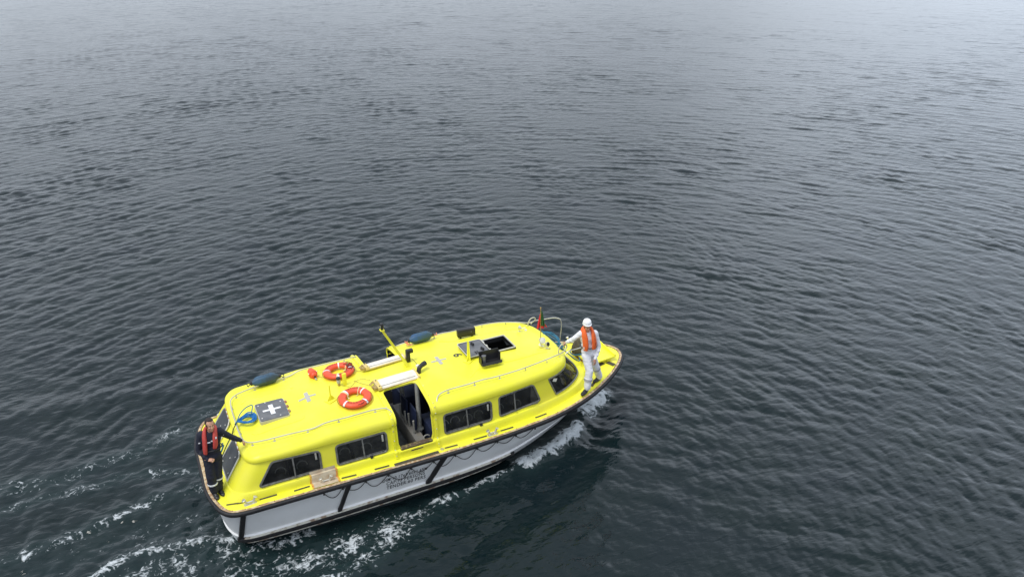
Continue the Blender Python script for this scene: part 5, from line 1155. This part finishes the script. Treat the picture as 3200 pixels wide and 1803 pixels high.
def crew(name, base, J, facef, headup, skin, cloth, label, hands, feet, boots='black', wr=.006, torso_w=1.0):
    root = empty(name, base); tag(root, label, 'person')
    V_ = {k: Vector(v) for k, v in J.items()}
    # body: one continuous skin surface
    m = MB(); P, rot = head(m, V_['head'], facef, headup)
    m.cap(V_['neck']-Vector((0, 0, .05)), V_['head']+Vector((0, 0, -.05)), .056, .052)
    lf = (V_['ls']-V_['rs']).normalized(); upv = (V_['neck']-V_['pel']).normalized(); fw = lf.cross(upv).normalized(); R3 = Matrix((lf, fw, upv)).transposed()
    ch = V_['pel'].lerp(V_['neck'], .68)
    m.ell(ch, (.155, .10, .22), R3); m.ell(V_['pel'].lerp(V_['neck'], .2), (.14, .10, .18), R3)
    for s_ in 'rl':
        m.cap(V_[s_+'s'], V_[s_+'e'], .046, .038); m.cap(V_[s_+'e'], V_[s_+'w'], .040, .027)
        m.cap(V_[s_+'hip'], V_[s_+'k'], .075, .052); m.cap(V_[s_+'k'], V_[s_+'a'], .052, .038); m.cap(V_['neck']-Vector((0, 0, .06)), V_[s_+'s'], .05, .045)
    for s_, kw in hands.items(): hand(m, V_[s_+'w'], kw['d'], kw['n'], -1 if s_ == 'r' else 1, kw['curl'], kw.get('spread', .5))
    for s_ in 'rl': toe, heel = feet[s_]; m.cap(Vector(heel).lerp(Vector(toe), .15)+Vector((0, 0, .05)), Vector(heel).lerp(Vector(toe), .7)+Vector((0, 0, .04)), .026, .022); m.cap(V_[s_+'a'], Vector(heel).lerp(Vector(toe), .2)+Vector((0, 0, .05)), .032, .032)
    body = remesh(m, 'body', skin, .0055, 3, parent=root)
    # face details
    for s_ in (-1, 1):
        q = MB(); q.ell(P(s_*.030, .079, .004), (.0100, .005, .0042), rot, nu=10, nv=6); adopt(root, q.build('eye', 'eye'))
        q = MB(); q.ell(P(s_*.031, .087, .026), (.018, .005, .0028), rot, nu=10, nv=6); adopt(root, q.build('eyebrow', 'hair'))
    q = MB(); q.ell(P(0, .0935, -.071), (.023, .004, .0045), rot, nu=10, nv=6); adopt(root, q.build('mouth', 'lip'))
    # coverall
    m = MB(); tw = torso_w
    m.ell(ch, (.195*tw, .128, .225), R3); m.ell(V_['pel'].lerp(V_['neck'], .30), (.172*tw, .122, .20), R3); m.ell(V_['pel'], (.178*tw, .125, .15), R3)
    m.cap(V_['neck']-upv*.06-lf*.03, V_['neck']-upv*.01, .075, .062)
    for s_ in 'rl':
        m.cap(V_['neck']-upv*.055, V_[s_+'s'], .066, .074); m.cap(V_[s_+'s'], V_[s_+'e'], .074, .056); m.cap(V_[s_+'e'], V_[s_+'w'], .057, .040)
        m.cap(V_[s_+'hip'], V_[s_+'k'], .108, .088); m.cap(V_[s_+'k'], V_[s_+'a'], .091, .082); m.cap(V_[s_+'k'].lerp(V_[s_+'a'], .75), V_[s_+'a']-Vector((0, 0, .02)), .074, .078)
        # bunching at knee and hem
        for t, rr in ((.45, .096), (.62, .092), (.82, .092)): c = V_[s_+'k'].lerp(V_[s_+'a'], t); m.ell(c+Vector((.008*math.sin(t*40), .008*math.cos(t*31), 0)), (rr, rr*.95, .030))
        for t, rr in ((.35, .066), (.7, .058)): c = V_[s_+'e'].lerp(V_[s_+'w'], t); m.ell(c, (rr, rr, rr*.7))
    cov = remesh(m, 'coverall', cloth, .010, 3, wr, seed=len(name)+int(base[0]*10), parent=root)
    # shoes
    for s_ in 'rl':
        toe, heel = map(Vector, feet[s_]); d = (toe-heel).normalized(); m = MB(); sd = Vector((-d.y, d.x, 0)); rr = Matrix((sd, d, Vector((0, 0, 1)))).transposed()
        m.ell(heel.lerp(toe, .18)+Vector((0, 0, .055)), (.044, .062, .055), rr); m.ell(heel.lerp(toe, .72)+Vector((0, 0, .038)), (.052, .095, .040), rr); m.ell(heel.lerp(toe, .45)+Vector((0, 0, .058)), (.045, .09, .048), rr)
        m.cap(heel.lerp(toe, .2)+Vector((0, 0, .06)), V_[s_+'a']+Vector((0, 0, .0)), .050, .052)
        for z in (.012,): m.ell(heel.lerp(toe, .5)+Vector((0, 0, z)), (.050, .155, .014), rr)
        remesh(m, 'shoe', boots, .008, 2, parent=root)
    return root, P, rot, V_, (lf, fw, upv, R3, ch)
def band(root, a, b, t, r, w, parent_name='reflective_band', mt='reflect'):
    a, b = Vector(a), Vector(b); c = a.lerp(b, t); m = MB(); m.lathe([(r*.9, -w/2), (r, -w/2), (r, w/2), (r*.9, w/2)], c, axis=(b-a), n=20); adopt(root, m.build(parent_name, mt))
def vest(root, geo, V_, mt, top, bottomR, bottomL, w=.052, th=.038, name='lifejacket', spread=.085, off=.135):
    lf, fw, upv, R3, ch = geo; nk = V_['neck']
    def q(a, b, z): return nk+lf*a+fw*b+upv*z
    path = [q(-spread-.005, off-.01, bottomR), q(-spread-.002, off+.004, bottomR*.66), q(-spread+.0, off-.008, bottomR*.36), q(-spread-.004, off*.62, -.02), q(-spread*.95, .01, .055), q(-.055, -.075, .06), q(0, -.10, .055), q(.055, -.075, .06), q(spread*.95, .01, .055), q(spread+.004, off*.62, -.02), q(spread, off-.008, bottomL*.36), q(spread+.002, off+.004, bottomL*.66), q(spread-.02, off, bottomL)]
    pts = [Vector(p) for p in spline([tuple(p) for p in path], 70)]; fr = []
    for i, p in enumerate(pts):
        T = (pts[min(i+1, 69)]-pts[max(i-1, 0)]).normalized(); c0 = nk-upv*max(0.0, (nk-p).dot(upv)); outn = (p-c0); outn = (outn-T*outn.dot(T)); 
        if outn.length < .02: outn = fw.copy()
        outn.normalize(); A = T.cross(outn).normalized(); fr.append((A, outn))
    m = MB(); n = 14
    for i in range(70):
        e = min(1, .72+.28*min(i, 69-i)/5.0); e2 = .25 if i in (0, 69) else 1; fr[i] = (fr[i][0]*e*(.8 if e2 < 1 else 1), fr[i][1]*e2)
    m.sweep(pts, fr, [(w*abs(math.cos(a))**.6*np.sign(math.cos(a)), th*.5*abs(math.sin(a))**.7*np.sign(math.sin(a))) for a in np.linspace(0, 2*math.pi, n, endpoint=False)])
    o = m.build(name, mt); adopt(root, o)
    bm = MB(); loop = []
    for a in np.linspace(0, 2*math.pi, 30, endpoint=False): loop.append(q(.195*math.cos(a), .135*math.sin(a), bottomR*.86))
    bm.tube(loop, .016, 6, closed=True, flat=.6); adopt(root, bm.build('belt', 'black'))
    return o, pts, fr
# crewman on the bow
J1 = dict(head=(8.425, -1.165, 2.955), neck=(8.47, -1.11, 2.79), pel=(8.515, -1.12, 2.235), rs=(8.325, -1.08, 2.745), ls=(8.655, -1.15, 2.705), re=(8.195, -.985, 2.60), rw=(8.105, -.83, 2.455), le=(8.735, -1.20, 2.37), lw=(8.60, -1.29, 2.125),
          rhip=(8.44, -1.14, 2.17), lhip=(8.60, -1.10, 2.17), rk=(8.455, -1.28, 1.83), ra=(8.40, -1.30, 1.425), lk=(8.745, -1.085, 1.78), la=(8.92, -.98, 1.40))
rt1, P1, rot1, V1, G1 = crew('person', (8.6, -1.15, 1.27), J1, (-.16, -.92, -.10), (-.03, 0, 1), 'skin', 'white_cloth',
    'man in white coveralls, white hard hat and orange lifejacket standing on the bow deck',
    dict(r=dict(d=(-.25, .75, -.55), n=(-.1, .2, .9), curl=.95), l=dict(d=(-.25, -.35, -.9), n=(.35, -.85, .2), curl=.35, spread=1.0)),
    dict(r=((8.20, -1.385, 1.272), (8.44, -1.25, 1.272)), l=((8.74, -1.04, 1.282), (8.98, -.955, 1.282))), wr=.008)
v1, pts1, fr1 = vest(rt1, G1, V1, 'vest', 0, -.46, -.42, w=.066, th=.066, spread=.106, off=.138)
band(rt1, J1['rk'], J1['ra'], .52, .103, .05); band(rt1, J1['lk'], J1['la'], .22, .099, .05)
m = MB(); c = P1(0, -.008, .060); hp_ = [(.108, -.006), (.111, .003), (.106, .012), (.104, .040), (.093, .075), (.068, .102), (.036, .115), (0, .118)]; f_, l_, u_ = frame((-.16, -.92, -.10), (-.03, 0, 1))
qz = u_.to_track_quat('Z', 'Y'); V = []; n = 28
for r_, z in hp_:
    for k in range(n):
        a = 2*math.pi*k/n; d = l_*math.cos(a)+f_*math.sin(a); brim = 1.0+(.16*max(0, math.sin(a))**2 if z < .011 else 0); V.append(c+d*r_*brim*(1.0 if abs(math.cos(a)) < .5 else .95)+u_*z)
F = [(i*n+k, i*n+(k+1) % n, (i+1)*n+(k+1) % n, (i+1)*n+k) for i in range(len(hp_)-1) for k in range(n)]+[tuple(range(n))[::-1]]
hm = obj('hard_hat', V, F, 'helmet', None, angle=50); adopt(rt1, hm)
m = MB(); m.box(c+f_*.103+u_*.045, (.014, .006, .016), rot=Matrix((l_, f_, u_)).transposed()); adopt(rt1, m.build('helmet_badge', 'grey_mark'))
# collar, placket seam, small marks on the lifejacket
def on_vest(i, a, w, h, pts, fr, th, name, mt, root):
    A, O_ = fr[i]; A = Vector(A).normalized(); O_ = Vector(O_).normalized(); T = A.cross(O_); m = MB(); m.box(Vector(pts[i])+A*a+O_*(th*.5+.001), (w, .004, h), rot=Matrix((A, O_, T)).transposed()); adopt(root, m.build(name, mt))
M['vest_mark'] = mat('lifejacket_mark', (.30, .03, .02), .7)
on_vest(62, 0, .014, .085, pts1, fr1, .062, 'vest_lettering', 'vest_mark', rt1); on_vest(57, 0, .012, .06, pts1, fr1, .062, 'vest_lettering', 'vest_mark', rt1); on_vest(53, .0, .026, .02, pts1, fr1, .062, 'vest_emblem', 'vest_mark', rt1); on_vest(50, 0, .014, .055, pts1, fr1, .062, 'vest_lettering', 'vest_mark', rt1)
on_vest(4, -.03, .022, .075, pts1, fr1, .062, 'reflective_tab', 'white_mark', rt1)
# crewman at the stern
J2 = dict(head=(.255, -1.06, 2.825), neck=(.235, -1.00, 2.66), pel=(.185, -1.02, 2.12), rs=(.065, -.96, 2.60), ls=(.385, -1.03, 2.625), re=(-.03, -.97, 2.30), rw=(.085, -1.13, 2.135), le=(.575, -.98, 2.40), lw=(.745, -.93, 2.225),
          rhip=(.11, -1.02, 2.06), lhip=(.26, -1.01, 2.06), rk=(.085, -1.09, 1.72), ra=(.095, -1.06, 1.37), lk=(.215, -1.03, 1.70), la=(.185, -1.0, 1.37))
rt2, P2, rot2, V2, G2 = crew('person', (.15, -1.05, 1.22), J2, (.18, -.90, .06), (.02, 0, 1), 'skin_aft', 'navy_cloth',
    'dark-haired man in navy coveralls and red lifejacket standing on the stern deck',
    dict(r=dict(d=(.75, -.45, -.05), n=(.1, -.5, .8), curl=1.25), l=dict(d=(.55, .25, -.65), n=(.1, -.1, .9), curl=.9)),
    dict(r=((.12, -1.22, 1.225), (.07, -.99, 1.225)), l=((.24, -1.17, 1.225), (.17, -.94, 1.225))), wr=.006)
v2, pts2, fr2 = vest(rt2, G2, V2, 'vest_red', 0, -.42, -.33, w=.044, th=.060, spread=.095, off=.132)
on_vest(56, 0, .03, .04, pts2, fr2, .06, 'reflective_tab', 'white_mark', rt2)
lf, fw, upv, R3, ch = G2
for a, z in ((-.02, -.17), (.045, -.15)):
    m = MB(); m.box(V2['neck']+lf*a+fw*.137+upv*z, (.055, .006, .022), rot=R3); adopt(rt2, m.build('chest_band', 'white_mark'))
band(rt2, J2['rk'], J2['ra'], .50, .100, .028, mt='white_mark'); band(rt2, J2['lk'], J2['la'], .28, .098, .024, mt='white_mark')
for s_, a, b, t in ((0, 're', 'rs', .55), (1, 'ls', 'le', .35)):
    m = MB(); c = V2[a].lerp(V2[b], t); m.box(c+fw*.064, (.035, .006, .022), rot=R3); adopt(rt2, m.build('sleeve_tab', 'white_mark'))
f_, l_, u_ = frame((.18, -.90, .06), (.02, 0, 1)); rotH = Matrix((l_, f_, u_)).transposed(); m = MB()
m.ell(P2(0, -.034, .046), (.081, .088, .083), rotH, nu=20, nv=14); m.ell(P2(0, -.055, .0), (.076, .060, .075), rotH); m.ell(P2(0, .030, .108), (.050, .030, .016), rotH); m.ell(P2(.02, .046, .102), (.026, .022, .012), rotH)
for s_ in (-1, 1): m.ell(P2(s_*.074, .012, .015), (.010, .026, .032), rotH)
remesh(m, 'hair', 'hair', .007, 2, .004, 3, parent=rt2)
